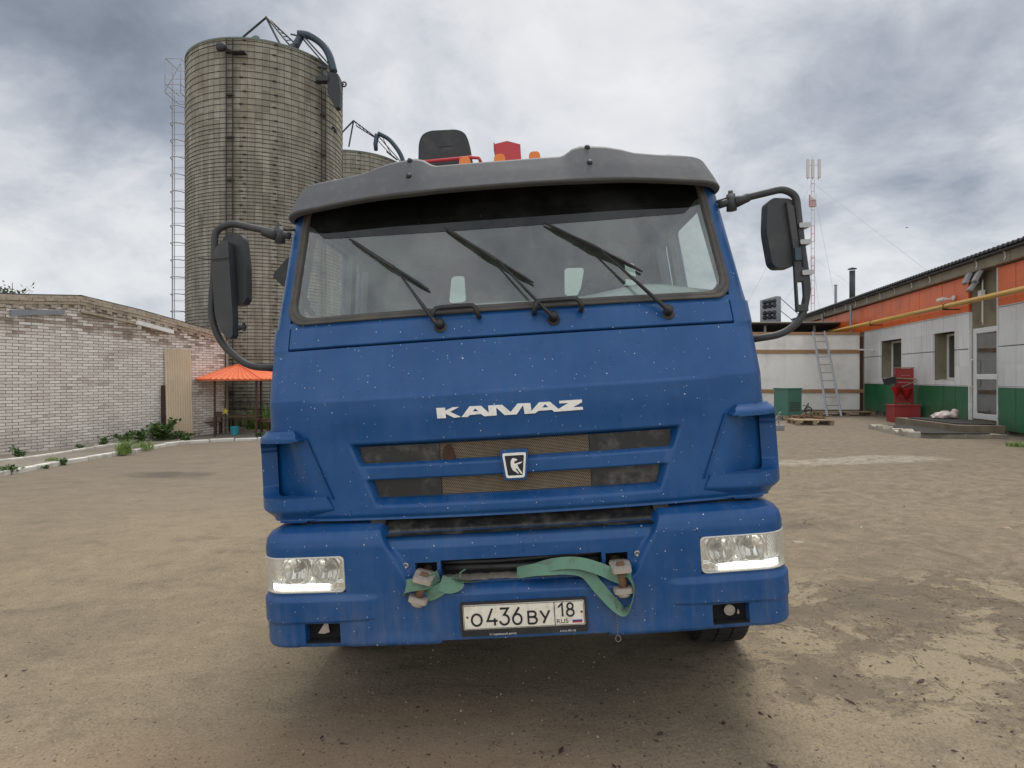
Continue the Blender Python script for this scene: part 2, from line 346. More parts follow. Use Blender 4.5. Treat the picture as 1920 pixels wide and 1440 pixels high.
simple('beige_sheet', (.64, .52, .36), .55, var=.06, scale=3, dirt=(.34, .27, .18), dirtamt=.35)
simple('orange_roof', (.76, .165, .06), .6, var=.12, scale=5, dirt=(.52, .17, .09), dirtamt=.45)
simple('brown_steel', (.055, .022, .018), .6, var=.3)
simple('brown_wood', (.13, .075, .045), .8, var=.35, scale=8, bump=.2)
simple('old_wood', (.33, .24, .15), .85, var=.35, scale=9, dirt=(.14, .10, .07), dirtamt=.6, bump=.3)
simple('batten_wood', (.36, .21, .11), .8, var=.3, scale=6, dirt=(.22, .13, .07), dirtamt=.5, bump=.2)
simple('board_white', (.83, .825, .78), .7, var=.08, scale=3, dirt=(.48, .45, .37), dirtamt=.55, bump=.05)
simple('panel_orange', (.84, .155, .02), .42, var=.10, scale=1.3, dirt=(.60, .10, .02), dirtamt=.5)
simple('panel_white', (.80, .81, .80), .42, var=.06, scale=1.1, dirt=(.50, .50, .48), dirtamt=.45)
simple('panel_green', (.012, .15, .058), .40, var=.18, scale=1.5, dirt=(.03, .10, .05), dirtamt=.5)
def panelise(name, wd=.655):
    m = MATS[name]; t = NT(m.node_tree); b = m.node_tree.nodes['Principled BSDF']; old = b.inputs['Base Color'].links[0].from_socket; o = t.obj(); x, y, z = t.xyz(o)[:3]
    wn_ = t.node('ShaderNodeTexWhiteNoise', noise_dimensions='2D'); t.put(wn_.inputs['Vector'], t.comb(t.math('FLOOR', t.math('DIVIDE', x, wd)), t.math('FLOOR', t.math('MULTIPLY', z, 1.06)), 0))
    c = t.mix(1.0, old, t.mix(wn_.outputs[0], (.88, .88, .88), (1.06, 1.06, 1.06)), 'MULTIPLY')
    st = t.noise(t.comb(t.math('MULTIPLY', x, 7), y, t.math('MULTIPLY', z, .6)), 1.6, 6, .7); c = t.mix(t.step(st, .5, .75, 0, .35), c, (.22, .20, .17))
    splash = t.math('MULTIPLY', t.step(z, .35, .95, .6, 0), t.step(t.noise(o, 4, 6, .7), .3, .7)); c = t.mix(splash, c, (.17, .15, .12))
    t.put(b.inputs['Base Color'], c); t.put(b.inputs['Normal'], t.bump(t.noise(o, 1.6, 3, .5), .25, .03))
for n_ in ('panel_orange', 'panel_white', 'panel_green'): panelise(n_)
simple('joint_dark', (.07, .06, .055), .8)
simple('concrete', (.30, .265, .205), .92, var=.3, scale=3, dirt=(.16, .145, .12), dirtamt=.7, bump=.35)
simple('step_concrete', (.20, .165, .115), .95, var=.4, scale=4, dirt=(.11, .09, .065), dirtamt=.7, bump=.7)
simple('pale_concrete', (.42, .385, .32), .95, var=.3, scale=7, dirt=(.22, .19, .15), dirtamt=.6, bump=.6)
simple('raw_wall', (.25, .215, .145), .95, var=.4, scale=3, dirt=(.09, .075, .055), dirtamt=.7, bump=.6)
simple('roof_dark', (.055, .055, .062), .7, var=.2)
simple('gas_yellow', (.62, .37, .08), .5, var=.1, scale=3, dirt=(.45, .28, .09), dirtamt=.4)
simple('pvc_white', (.74, .74, .72), .35, var=.04)
simple('cabinet_green', (.07, .19, .145), .5, var=.12, scale=3, dirt=(.12, .15, .11), dirtamt=.5)
simple('fire_red', (.33, .035, .035), .5, var=.15, scale=4, dirt=(.30, .10, .08), dirtamt=.5)
simple('bucket_red', (.42, .015, .02), .4, var=.1)
simple('mat_black', (.030, .028, .025), .95, var=.4, scale=20, bump=.4)
simple('bag_plastic', (.62, .50, .46), .35, var=.2, scale=12)
simple('kerb_paint', (.62, .60, .54), .9, var=.2, scale=5, dirt=(.22, .19, .15), dirtamt=.9, bump=.4)
simple('path_soil', (.21, .185, .15), .95, var=.35, scale=3, dirt=(.13, .12, .08), dirtamt=.6, bump=.5)
simple('cyan_plastic', (.05, .38, .46), .4, var=.1)
simple('yellow_plastic', (.75, .62, .08), .5)
simple('mast_red', (.50, .30, .31), .6); simple('mast_white', (.62, .60, .62), .6)
simple('stone', (.36, .26, .18), .9, var=.3, scale=20, bump=.4)
simple('wheel_steel', (.18, .18, .18), .6, .5)
simple('lamp_white', (.56, .55, .52), .4)
def leaf(name, a, b_):
    m, t, b = newmat(name); o = t.obj(); t.put(b.inputs['Base Color'], t.mix(t.step(t.noise(o, 9, 4, .7), .3, .7), a, b_)); b.inputs['Roughness'].default_value = .6
    b.inputs['Transmission Weight'].default_value = 0; b.inputs['Subsurface Weight'].default_value = 0
leaf('weed_leaf', (.035, .075, .016), (.10, .16, .04)); leaf('grass_leaf', (.09, .17, .025), (.23, .34, .07)); leaf('tree_leaf', (.045, .07, .02), (.11, .14, .05)); leaf('dry_leaf', (.22, .18, .08), (.30, .26, .12))

# ------------------------------------------------------------------ mesh helpers
def link(name, verts, faces, mat, parent=None, smooth=False, uvs=None):
    me = bpy.data.meshes.new(name); me.from_pydata([tuple(v) for v in verts], [], faces); me.update()
    if isinstance(mat, str): mat = MATS[mat]
    me.materials.append(mat)
    if smooth: me.polygons.foreach_set('use_smooth', [True] * len(me.polygons))
    if uvs is not None:
        ul = me.uv_layers.new(name='UVMap'); idx = np.empty(len(me.loops), dtype=np.int32); me.loops.foreach_get('vertex_index', idx)
        ul.data.foreach_set('uv', np.asarray(uvs, dtype=np.float32)[idx].ravel())
    o = bpy.data.objects.new(name, me); COL.objects.link(o)
    if parent: o.parent = parent
    return o
def tag(o, label=None, cat=None, group=None, kind=None):
    if label: o['label'] = label
    if cat: o['category'] = cat
    if group: o['group'] = group
    if kind: o['kind'] = kind
    return o
def thing(name, label, cat, loc=(0, 0, 0), rz=0, group=None):
    o = bpy.data.objects.new(name, None); COL.objects.link(o); o.location = loc; o.rotation_euler = (0, 0, rz); o.empty_display_size = .1
    return tag(o, label, cat, group)
def bevel(o, wd=.004, seg=2, ang=40):
    m = o.modifiers.new('bevel', 'BEVEL'); m.width = wd; m.segments = seg; m.limit_method = 'ANGLE'; m.angle_limit = R(ang); return o
class MB:
    def __init__(s): s.v = []; s.f = []
    def add(s, vs, fs):
        n = len(s.v); s.v += [tuple(v) for v in vs]; s.f += [tuple(i + n for i in f) for f in fs]; return s
    def box(s, a, b, mtx=None):
        x0, y0, z0 = a; x1, y1, z1 = b
        vs = [Vector(p) for p in ((x0, y0, z0), (x1, y0, z0), (x1, y1, z0), (x0, y1, z0), (x0, y0, z1), (x1, y0, z1), (x1, y1, z1), (x0, y1, z1))]
        if mtx: vs = [mtx @ v for v in vs]
        return s.add(vs, [(0, 3, 2, 1), (4, 5, 6, 7), (0, 1, 5, 4), (1, 2, 6, 5), (2, 3, 7, 6), (3, 0, 4, 7)])
    def tube(s, path, r, n=10, cap=True, flat=1.0):
        path = [Vector(p) for p in path]; rs = r if isinstance(r, (list, tuple)) else [r] * len(path)
        up = None; base = len(s.v); rings = []
        for i, p in enumerate(path):
            d = (path[min(i + 1, len(path) - 1)] - path[max(i - 1, 0)]).normalized()
            if up is None:
                up = Vector((0, 0, 1)) if abs(d.z) < .9 else Vector((0, 1, 0))
            side = d.cross(up).normalized(); up = side.cross(d).normalized()
            rings.append([p + (side * math.cos(2 * math.pi * k / n) + up * math.sin(2 * math.pi * k / n) * flat) * rs[i] for k in range(n)])
        vs = [v for rg in rings for v in rg]; fs = []
        for i in range(len(path) - 1):
            for k in range(n):
                a = i * n + k; b = i * n + (k + 1) % n; fs.append((a, b, b + n, a + n))
        if cap: fs.append(tuple(range(n - 1, -1, -1))); fs.append(tuple(range(len(vs) - n, len(vs))))
        return s.add(vs, fs)
    def lathe(s, prof, c=(0, 0, 0), n=24, mtx=None):
        vs = []; fs = []
        for r, z in prof:
            for k in range(n):
                a = 2 * math.pi * k / n; vs.append(Vector((r * math.cos(a), r * math.sin(a), z)))
        if mtx: vs = [mtx @ v for v in vs]
        vs = [v + Vector(c) for v in vs]
        for i in range(len(prof) - 1):
            for k in range(n):
                a = i * n + k; b = i * n + (k + 1) % n; fs.append((a, b, b + n, a + n))
        fs.append(tuple(range(n - 1, -1, -1))); fs.append(tuple(range(len(vs) - n, len(vs))))
        return s.add(vs, fs)
    def prism(s, outer, d0, d1, axis='y', holes=(), fn=None):
        """polygon in a plane extruded between d0 and d1; fn maps (u,v,d) to a point"""
        if fn is None:
            fn = {'y': lambda u, v, d: (u, d, v), 'x': lambda u, v, d: (d, u, v), 'z': lambda u, v, d: (u, v, d)}[axis]
        loops = [list(outer)] + [list(h) for h in holes]
        flat = [p for lp in loops for p in lp]; N = len(flat)
        tris = tessellate_polygon([[Vector((p[0], p[1], 0)) for p in lp] for lp in loops])
        vs = [fn(p[0], p[1], d0) for p in flat] + [fn(p[0], p[1], d1) for p in flat]
        fs = [tuple(t) for t in tris] + [tuple(i + N for i in reversed(t)) for t in tris]
        k = 0
        for lp in loops:
            n = len(lp)
            for i in range(n): fs.append((k + i, k + (i + 1) % n, k + (i + 1) % n + N, k + i + N))
            k += n
        return s.add(vs, fs)
    def build(s, name, mat, parent=None, smooth=False, fix=True):
        o = link(name, s.v, s.f, mat, parent, smooth)
        if fix:
            bm = bmesh.new(); bm.from_mesh(o.data); bmesh.ops.recalc_face_normals(bm, faces=bm.faces); bm.to_mesh(o.data); bm.free()
        return o
def rrect(x0, y0, x1, y1, r, n=5):
    out = []
    for cx, cy, a0 in ((x1 - r, y0 + r, -90), (x1 - r, y1 - r, 0), (x0 + r, y1 - r, 90), (x0 + r, y0 + r, 180)):
        for i in range(n + 1):
            a = R(a0 + 90 * i / n); out.append((cx + r * math.cos(a), cy + r * math.sin(a)))
    return out
def rpoly(pts, r, n=4):
    out = []; N = len(pts)
    for i in range(N):
        p = Vector(pts[i]); a = Vector(pts[i - 1]); b = Vector(pts[(i + 1) % N])
        rr = min(r, (a - p).length * .45, (b - p).length * .45)
        s_ = p + (a - p).normalized() * rr; e = p + (b - p).normalized() * rr
        for k in range(n + 1):
            t = k / n; out.append(tuple((1 - t) ** 2 * s_ + 2 * t * (1 - t) * p + t * t * e))
    return out
def text(name, body, size, mat, parent, mtx, extrude=.001, align='LEFT', xs=1.0, bold=0.0):
    c = bpy.data.curves.new(name, 'FONT'); c.body = body; c.size = size; c.extrude = extrude; c.align_x = align; c.offset = bold
    t = bpy.data.objects.new(name, c); COL.objects.link(t); bpy.context.view_layer.update()
    me = bpy.data.meshes.new_from_object(t.evaluated_get(bpy.context.evaluated_depsgraph_get())); bpy.data.objects.remove(t)
    me.transform(mtx @ Matrix.Diagonal((xs, 1, 1, 1))); me.materials.clear(); me.materials.append(MATS[mat])
    o = bpy.data.objects.new(name, me); COL.objects.link(o)
    if parent: o.parent = parent
    return o
def at(px, py, d):
    return Vector(((px - 960) / 1130 * d, d, CAMH - (py - 706) / 1130 * d))

# ------------------------------------------------------------------ ground
def gslope(x):
    a, b = -5.5, 6.0
    c = np.clip(x, a, b)
    # soften the two bends
    k = 1.2
    lo = np.where(np.abs(x - a) < k, (x - a + k) ** 2 / (4 * k) - 0 + a, np.where(x < a, a, x))
    hi = np.where(np.abs(x - b) < k, b - (b + k - x) ** 2 / (4 * k), np.where(x > b, b, x))
    return .045 * np.where(x < 0, lo, hi)
def gz(x, y=0): return float(gslope(np.array(float(x))))
def gpt(px, py):
    """where the ray through a point of the photograph meets the yard"""
    z = 0.0
    for _ in range(12):
        d = (CAMH - z) * 1130 / (py - 706); z = gz((px - 960) / 1130 * d)
    return Vector(((px - 960) / 1130 * d, d, z))
def build_ground():
    xs = np.concatenate([-np.geomspace(400, 14, 14)[:-1], np.arange(-14, 14.01, .1), np.geomspace(14, 400, 14)[1:]])
    ys = np.concatenate([[-300, -60, -15, -4], np.arange(0, 8, .07), np.arange(8, 26, .2), np.geomspace(26, 900, 14)])
    X, Y = np.meshgrid(xs, ys); Z = gslope(X)
    def vn(X, Y, s, seed):
        rs = np.random.RandomState(seed); g = rs.rand(64, 64)
        u = X * s; v = Y * s; i = np.floor(u).astype(int); j = np.floor(v).astype(int); fu = u - i; fv = v - j
        fu = fu * fu * (3 - 2 * fu); fv = fv * fv * (3 - 2 * fv)
        G = lambda a, b: g[a % 64, b % 64]
        return (G(i, j) * (1 - fu) + G(i + 1, j) * fu) * (1 - fv) + (G(i, j + 1) * (1 - fu) + G(i + 1, j + 1) * fu) * fv
    near = (np.abs(X) < 13) & (Y < 25)
    Z = Z + np.where(near, (vn(X, Y, .6, 1) - .5) * .03 + (vn(X, Y, 2.3, 2) - .5) * .014 + (vn(X, Y, 5.5, 3) - .5) * .006, 0)
    n, m_ = len(xs), len(ys); V = np.stack([X, Y, Z], -1).reshape(-1, 3)
    idx = np.arange(n * m_).reshape(m_, n)
    F = np.stack([idx[:-1, :-1], idx[:-1, 1:], idx[1:, 1:], idx[1:, :-1]], -1).reshape(-1, 4)
    o = link('ground', V.tolist(), F.tolist(), 'yard_ground', smooth=True); tag(o, kind='structure')
build_ground()

# ------------------------------------------------------------------ foliage helpers
def leaf_card(rng, p, size, d=None):
    a = rng.uniform(0, 6.283); tilt = rng.uniform(-.2, 1.1)
    u = Vector((math.cos(a) * math.cos(tilt), math.sin(a) * math.cos(tilt), math.sin(tilt)))
    if d is not None: u = (u * .6 + d).normalized()
    v = u.cross(Vector((rng.uniform(-1, 1), rng.uniform(-1, 1), rng.uniform(.2, 1)))).normalized()
    L = size * rng.uniform(.7, 1.3); wd = L * .28
    return [p, p + u * L * .45 + v * wd, p + u * L, p + u * L * .45 - v * wd]
def weed(name, label, loc, r, h, n, seed, mat='weed_leaf', size=.09, group='weeds along the kerb', stems=7, cat='weed'):
    rng = random.Random(seed); root = thing(name, label, cat, loc, 0, group)
    st = MB(); lf = MB()
    for k in range(stems):
        a = rng.uniform(0, 6.283); q = rng.uniform(.15, 1)
        e = Vector((math.cos(a) * r * q, math.sin(a) * r * q, h * rng.uniform(.5, 1)))
        pts = [Vector((math.cos(a) * .02, math.sin(a) * .02, -.02)), Vector((e.x * .35, e.y * .35, e.z * .6)), e]
        st.tube(pts, [.006, .004, .002], 4)
        for j in range(n // stems):
            t = rng.uniform(.15, 1); p = pts[0].lerp(pts[1], t * 2) if t < .5 else pts[1].lerp(pts[2], t * 2 - 1)
            p = p + Vector((rng.gauss(0, r * .14), rng.gauss(0, r * .14), rng.gauss(0, h * .05))); p.z = max(p.z, .01)
            lf.add(leaf_card(rng, p, size), [(0, 1, 2, 3)])
    st.build('stems', mat, root, fix=False); lf.build('foliage', mat, root, fix=False); return root
def grass_tuft(name, label, loc, r, h, n, seed, mat='grass_leaf', group='weeds along the kerb', cat='grass tuft'):
    rng = random.Random(seed); m = MB()
    for k in range(n):
        a = rng.uniform(0, 6.283); q = r * rng.random() ** .7; b = Vector((math.cos(a) * q, math.sin(a) * q, -.01))
        a2 = rng.uniform(0, 6.283); L = h * rng.uniform(.5, 1.1); o = Vector((math.cos(a2), math.sin(a2), 0)); s_ = Vector((-o.y, o.x, 0)) * .006
        m.add([b - s_, b + s_, b + o * L * .18 + Vector((0, 0, L * .6)) + s_ * .7, b + o * L * .18 + Vector((0, 0, L * .6)) - s_ * .7, b + o * L * .5 + Vector((0, 0, L * .95))], [(0, 1, 2, 3), (3, 2, 4)])
    o = m.build(name, mat, None, fix=False); o.location = loc; return tag(o, label, cat, group)

# ================================================================== THE TRUCK
truck = thing("truck", "blue flat-fronted truck facing the camera with grey sun visor, white lettering and lit headlights", "truck")
YAW, ROLL = .035, .063
tx = Vector((1, -YAW, ROLL)).normalized(); ty = Vector((YAW, 1, 0)); ty = (ty - tx * ty.dot(tx)).normalized(); tz = tx.cross(ty)
TM = Matrix((tx, ty, tz)).transposed().to_4x4(); TM.translation = Vector((.0883, 2.5668, .0021))
truck.matrix_world = TM

class Plan:
    """front outline of the cab seen from above: gentle bow, rounded corner, straight side. s = arc length from the centre"""
    def __init__(p, a, x0, rad, smax=2.2, k=0.0):
        ds = .002; n = int(smax / ds); th = np.zeros(n + 1); x = np.zeros(n + 1); y = np.zeros(n + 1); c = None
        for i in range(1, n + 1):
            if x[i - 1] < x0: th[i] = math.atan(2 * a * x[i - 1])
            else: th[i] = min(math.pi / 2 - k, th[i - 1] + ds / rad)
            x[i] = x[i - 1] + math.cos(th[i]) * ds; y[i] = y[i - 1] + math.sin(th[i]) * ds
        p.s = np.arange(n + 1) * ds; p.x = x; p.y = y; p.th = th
    def __call__(p, s, h=0.0):
        q = np.abs(s); sg = np.sign(s) + (s == 0)
        x = np.interp(q, p.s, p.x); y = np.interp(q, p.s, p.y); th = np.interp(q, p.s, p.th)
        return (x + h * np.sin(th)) * sg, y - h * np.cos(th)
RZ = [.3, 1.0, 1.03, 1.57, 1.80, 1.93, 1.95, 2.52, 2.7]; RY = [0, 0, .05, .06, .14, .19, .20, .36, .41]
def rake(z): return np.interp(z, RZ, RY)
def sm(a, b, v): t = np.clip((v - a) / (b - a), 0, 1); return t * t * (3 - 2 * t)
def seg(*spans):
    """breakpoints joined with even steps: seg((0,1,.01),(1,2,.05))"""
    out = []
    for a, b, st in spans:
        n = max(1, int(round((b - a) / st))); out += list(np.linspace(a, b, n + 1)[:-1])
    return np.array(out + [spans[-1][1]])
def skin(name, S, T, F, mask, mat, parent, depth=.04, smooth=True):
    Sg, Tg = np.meshgrid(S, T); X, Y, Z = F(Sg, Tg, 0.0); X2, Y2, Z2 = F(Sg, Tg, -depth)
    n = len(S); m_ = len(T)
    P = np.stack([X, Y, Z], -1).reshape(-1, 3); Q = np.stack([X2, Y2, Z2], -1).reshape(-1, 3)
    sc_, tc_ = (Sg[:-1, :-1] + Sg[1:, 1:]) / 2, (Tg[:-1, :-1] + Tg[1:, 1:]) / 2
    mk = np.ones_like(sc_, bool) if mask is None else mask(sc_, tc_)
    idx = np.arange(n * m_).reshape(m_, n)
    quads = np.stack([idx[:-1, :-1], idx[:-1, 1:], idx[1:, 1:], idx[1:, :-1]], -1)
    F1 = quads[mk]
    edges = []
    pad = np.zeros((m_ + 1, n + 1), bool); pad[1:-1, 1:-1] = mk
    for di, dj, a, b in ((-1, 0, 0, 1), (0, 1, 1, 2), (1, 0, 2, 3), (0, -1, 3, 0)):
        nb = pad[1 + di:m_ + di, 1 + dj:n + dj]; sel = mk & ~nb; e = quads[sel]; edges.append(e[:, [a, b]])
    E_ = np.concatenate(edges)
    used = np.unique(F1); remap = -np.ones(n * m_, int); remap[used] = np.arange(len(used))
    V = P[used].tolist(); faces = remap[F1].tolist()
    if depth:
        nb_ = len(V); eu = np.unique(E_); r1 = {int(v): nb_ + i for i, v in enumerate(eu)}; r2 = {int(v): nb_ + len(eu) + i for i, v in enumerate(eu)}
        V += P[eu].tolist() + Q[eu].tolist()
        for a, b in E_.tolist(): faces.append((r1[b], r1[a], r2[a], r2[b]))
    o = link(name, V, faces, mat, parent, smooth)
    return o

PAN = Plan(.08, 1.03, .15)
def Fpan(hf):
    def F(s, z, dh):
        h = hf(s, z) + dh; x, y = PAN(s, h); return x, y + rake(z), z
    return F
def hpanel(s, z):
    a = np.abs(s)
    fade = 1 - sm(.72, .98, a)
    h = .010 * fade * (1 - sm(1.556, 1.574, z)) * sm(1.36, 1.5, z) + .010 * fade * (1 - sm(1.36, 1.5, z)) * 0
    # grille recess: trapezoid narrowing downwards
    xb = np.interp(z, [1.085, 1.345], [.632, .735])
    d = np.minimum.reduce([xb - a, (1.362 - z) * 1.7, (z - 1.078) * .75])
    rec = sm(0, .026, d)
    barz = sm(1.190, 1.199, z) * (1 - sm(1.254, 1.281, z))
    h = h - .050 * rec * (1 - .74 * barz)
    # bottom edge tucks under
    h = h - .02 * (1 - sm(1.02, 1.05, z)) 
    # shut line ledge beside the cowl, small vertical crease at the shoulder
    h = h + .006 * sm(1.036, 1.046, a) * sm(1.79, 1.81, z)
    # scoop behind the corner deflectors
    zi = sm(1.110, 1.135, z) * (1 - sm(1.378, 1.40, z)); xi = np.interp(z, [1.02, 1.40], [.80, .955])
    h = h - .095 * zi * sm(-.012, .14, a - xi) * (1 - sm(1.26, 1.34, a))
    return h
Sp = seg((-1.62, -1.30, .03), (-1.30, -1.042, .008), (-1.042, 1.042, .0065), (1.042, 1.30, .008), (1.30, 1.62, .03))
Tp = seg((1.022, 1.12, .006), (1.12, 1.20, .0065), (1.20, 1.29, .006), (1.29, 1.37, .006), (1.37, 1.55, .012), (1.55, 1.58, .004), (1.58, 1.801, .012), (1.801, 1.912, .008))
def mpanel(s, z):
    a = np.abs(s); return (z < 1.801) | ((a > 1.042) & (z < 1.912 + .0 * a))
fp = skin("front_panel", Sp, Tp, Fpan(hpanel), mpanel, 'truck_paint', truck, .05)

# cowl strip under the windscreen
def hcowl(s, z): return .004 - .012 * (1 - sm(1.806, 1.814, z)) - .02 * sm(1.90, 1.95, z)
cw = skin("cowl_panel", seg((-1.036, 1.036, .02)), seg((1.8065, 1.83, .004), (1.83, 1.945, .01)), Fpan(hcowl), None, 'truck_paint', truck, .05)
skin("cowl_gap", seg((-1.06, 1.06, .05)), seg((1.77, 1.95, .03)), Fpan(lambda s, z: -.03 + 0 * s), None, 'chassis', truck, .0)

# grille inserts
def insert(name, s0, s1, z0, z1, mat, sl=0.0, dh=-.040):
    def F(u, v, d):
        z = z0 + (z1 - z0) * v; e0 = s0 - (sl * (v if s0 < 0 else 0)); e1 = s1 + (sl * (v if s1 > 0 else 0))
        s = e0 + (e1 - e0) * u; x, y = PAN(s, dh + d); return x, y + rake(z), z
    return skin(name, np.linspace(0, 1, 24), np.linspace(0, 1, 3), F, None, mat, fp, .004)
insert("grille_mesh", -.333, .333, 1.262, 1.345, 'grille_mesh'); insert("grille_mesh", -.333, .333, 1.118, 1.205, 'grille_mesh')
for sg in (-1, 1):
    a = (-.70, -.3345) if sg < 0 else (.3345, .70)
    insert("grille_blank", a[0], a[1], 1.262, 1.345, 'pad_plastic', dh=-.036); b = (-.625, -.3345) if sg < 0 else (.3345, .625)
    insert("grille_blank", b[0], b[1], 1.118, 1.205, 'pad_plastic', dh=-.036, sl=.02)
# brown stain where something hit the mesh
m = MB(); rng = random.Random(3)
pts = [(-.302, 1.335), (-.283, 1.337), (-.272, 1.318), (-.268, 1.296), (-.262, 1.283), (-.268, 1.268), (-.290, 1.262), (-.312, 1.268), (-.322, 1.285), (-.316, 1.31)]
m.prism(rpoly(pts, .01), 0, 1, fn=lambda u, v, d: (u, float(PAN(u, 0)[1]) + float(rake(v)) + .033 + .008 * d, v)); m.build("mud_spot", 'brown_stain', fp)

def on_panel(u, v, h): x, y = PAN(np.array(float(u)), h); return Vector((float(x), float(y) + float(rake(v)), v))
# ---- lettering traced glyph by glyph
def L2(p):
    x, y = p; u = -.327 + (x - 115) / 1627 * .634; yb = 330 - (x - 115) * (108 / 1627); return (u, 1.4575 + (yb - y) / 109 * .0445)
Kg = [(115, 216), (214, 212), (214, 243), (300, 206), (372, 203), (268, 256), (388, 308), (312, 319), (217, 276), (219, 323), (121, 328)]
Ag = [(395, 310), (490, 195), (620, 188), (702, 262), (700, 185), (855, 175), (945, 250), (1028, 160), (1170, 154), (1177, 238), (1265, 146), (1385, 138), (1478, 214), (1590, 150), (1490, 156), (1490, 129), (1740, 112), (1742, 142), (1640, 194), (1745, 190), (1747, 220), (1430, 245), (1402, 224), (1255, 236), (1215, 262), (1100, 270), (1087, 178), (1010, 276), (875, 284), (788, 205), (788, 288), (650, 299), (612, 275), (488, 287), (462, 309)]
h1 = [(522, 249), (553, 216), (588, 246)]; h2 = [(1296, 201), (1332, 166), (1366, 197)]
lt = MB()
fl = lambda u, v, d: on_panel(u, v, .0105 + d)
lt.prism([L2(p) for p in Kg], 0, .006, fn=fl); lt.prism([L2(p) for p in Ag], 0, .006, fn=fl, holes=[[L2(p) for p in h1], [L2(p) for p in h2]])
lt.build("lettering", 'badge_white', fp)
# ---- badge
fe = lambda h: (lambda u, v, d: on_panel(u, v, h + d))
def trap(wt, wb, zt, zb, r): return rpoly([(-wb, zb), (wb, zb), (wt, zt), (-wt, zt)], r, 5)
m = MB(); m.prism(trap(.063, .048, 1.303, 1.172, .016), -.03, .010, fn=fe(0)); bd = bevel(m.build("badge", 'truck_paint', fp), .004)
m = MB(); m.prism(trap(.0520, .0395, 1.290, 1.182, .010), 0, .003, fn=fe(.0105), holes=[trap(.0425, .0320, 1.279, 1.192, .006)]); m.build("badge_ring", 'badge_white', bd)
m = MB(); m.prism(trap(.0425, .0320, 1.279, 1.192, .006), 0, .0012, fn=fe(.0103)); m.build("badge_field", 'badge_black', bd)
hp = [(957, 783), (968, 771), (985, 776), (1003, 778), (1020, 790), (1012, 802), (992, 802), (984, 820), (986, 832), (1003, 832), (1035, 822), (1078, 815), (1060, 830), (1042, 840), (1018, 842), (1022, 862), (1038, 895), (1058, 925), (1068, 948), (1050, 946), (1030, 918), (1008, 880), (998, 896), (1018, 926), (1030, 950), (1010, 938), (990, 920), (975, 915), (958, 897), (944, 862), (943, 820), (948, 798)]
def H2(p): return ((p[0] - 988) / 255 * .098 * 1.0, 1.2345 + (855 - p[1]) / 285 * .112)
m = MB(); m.prism([H2(p) for p in hp], 0, .002, fn=fe(.0116)); m.build("badge_horse", 'badge_white', bd)

# ---- corner deflectors
def deflector(sg):
    outer = [(.955, 1.392), (.992, 1.437), (1.20, 1.437), (1.62, 1.44), (1.62, 1.04), (1.20, 1.035), (1.07, 1.022), (.80, 1.028), (.855, 1.137), (1.15, 1.137), (1.185, 1.150), (1.20, 1.18), (1.20, 1.335), (1.19, 1.365), (1.16, 1.384), (.955, 1.388)]
    def inside(px_, pz_):
        c = np.zeros_like(px_, bool); n = len(outer)
        for i in range(n):
            x1, z1 = outer[i]; x2, z2 = outer[(i + 1) % n]
            cond = (z1 > pz_) != (z2 > pz_)
            if z1 == z2: continue
            c ^= cond & (px_ < (x2 - x1) * (pz_ - z1) / (z2 - z1) + x1)
        return c
    def h(a, z):
        r = .046 * sm(.80, 1.06, a + (z < 1.14) * .02 + .10 * (z > 1.38)) + .004
        # chamfered top edge and tucked bottom
        r = r - .030 * sm(1.402, 1.437, z) - .045 * (1 - sm(1.03, 1.085, z))
        return r
    def F(s, z, dh):
        hh = h(np.abs(s), z) + dh; x, y = PAN(s, hh); return x, y + rake(z), z
    S = seg((.79, 1.22, .005), (1.22, 1.42, .012), (1.42, 1.60, .06)) * sg
    if sg < 0: S = S[::-1]
    skin("corner_deflector", S, seg((1.022, 1.16, .005), (1.16, 1.36, .010), (1.36, 1.44, .005)), F, lambda s, z: inside(np.abs(s), z), 'truck_paint', truck, .07)
def pocket_floor(sg):
    def F(u, z, d):
        xi = np.interp(z, [1.02, 1.40], [.80, .955]) ; x = xi - .02 + (1.212 - xi) * u
        dep = .003 + .085 * sm(.20, .80, u) + .035 * u ** 2
        return x * sg, .08 * x * x + rake(z) + dep - .012 * (u < .02) - d, z
    U = np.linspace(0, 1, 40); U = U if sg > 0 else U
    skin("pocket_floor", U, seg((1.12, 1.40, .02)), F, None, 'truck_paint', truck, 0)
deflector(-1); deflector(1); pocket_floor(-1); pocket_floor(1)

# ---- windscreen frame, pillars and roof
def kx(z): return 1 - .055 * np.clip((z - 1.93) / .58, 0, 1.4)
def Fup(hf=None, h0=0.0):
    def F(s, z, dh):
        h = (hf(s, z) if hf else 0) + dh + h0; x, y = PAN(s, h); return x * kx(z), y + rake(z), z
    return F
def WSW(z): return 1.040 + 0 * z     # half width of the windscreen opening along the arc
skin("windscreen_frame", seg((-1.30, -1.05, .02), (-1.05, 1.05, .03), (1.05, 1.30, .02)), seg((1.912, 1.94, .014), (1.94, 2.57, .03), (2.57, 2.60, .03)), Fup(lambda s, z: -.002 + 0 * s),
     lambda s, z: ~((np.abs(s) < 1.05) & (z > 1.94) & (z < 2.57)), 'truck_paint', truck, .06)
def up(u, v, h): 
    x, y = PAN(np.array(float(u)), h); return Vector((float(x) * float(kx(v)), float(y) + float(rake(v)), v))
def ring(name, loops, mat, parent, smooth=True):
    """loops: list of (polygon in s,z, height)"""
    n = len(loops[0][0]); vs = []; fs = []
    for lp, h in loops: vs += [up(p[0], p[1], h) for p in lp]
    for i in range(len(loops) - 1):
        for k in range(n): fs.append((i * n + k, i * n + (k + 1) % n, (i + 1) * n + (k + 1) % n, (i + 1) * n + k))
    return link(name, vs, fs, mat, parent, smooth)
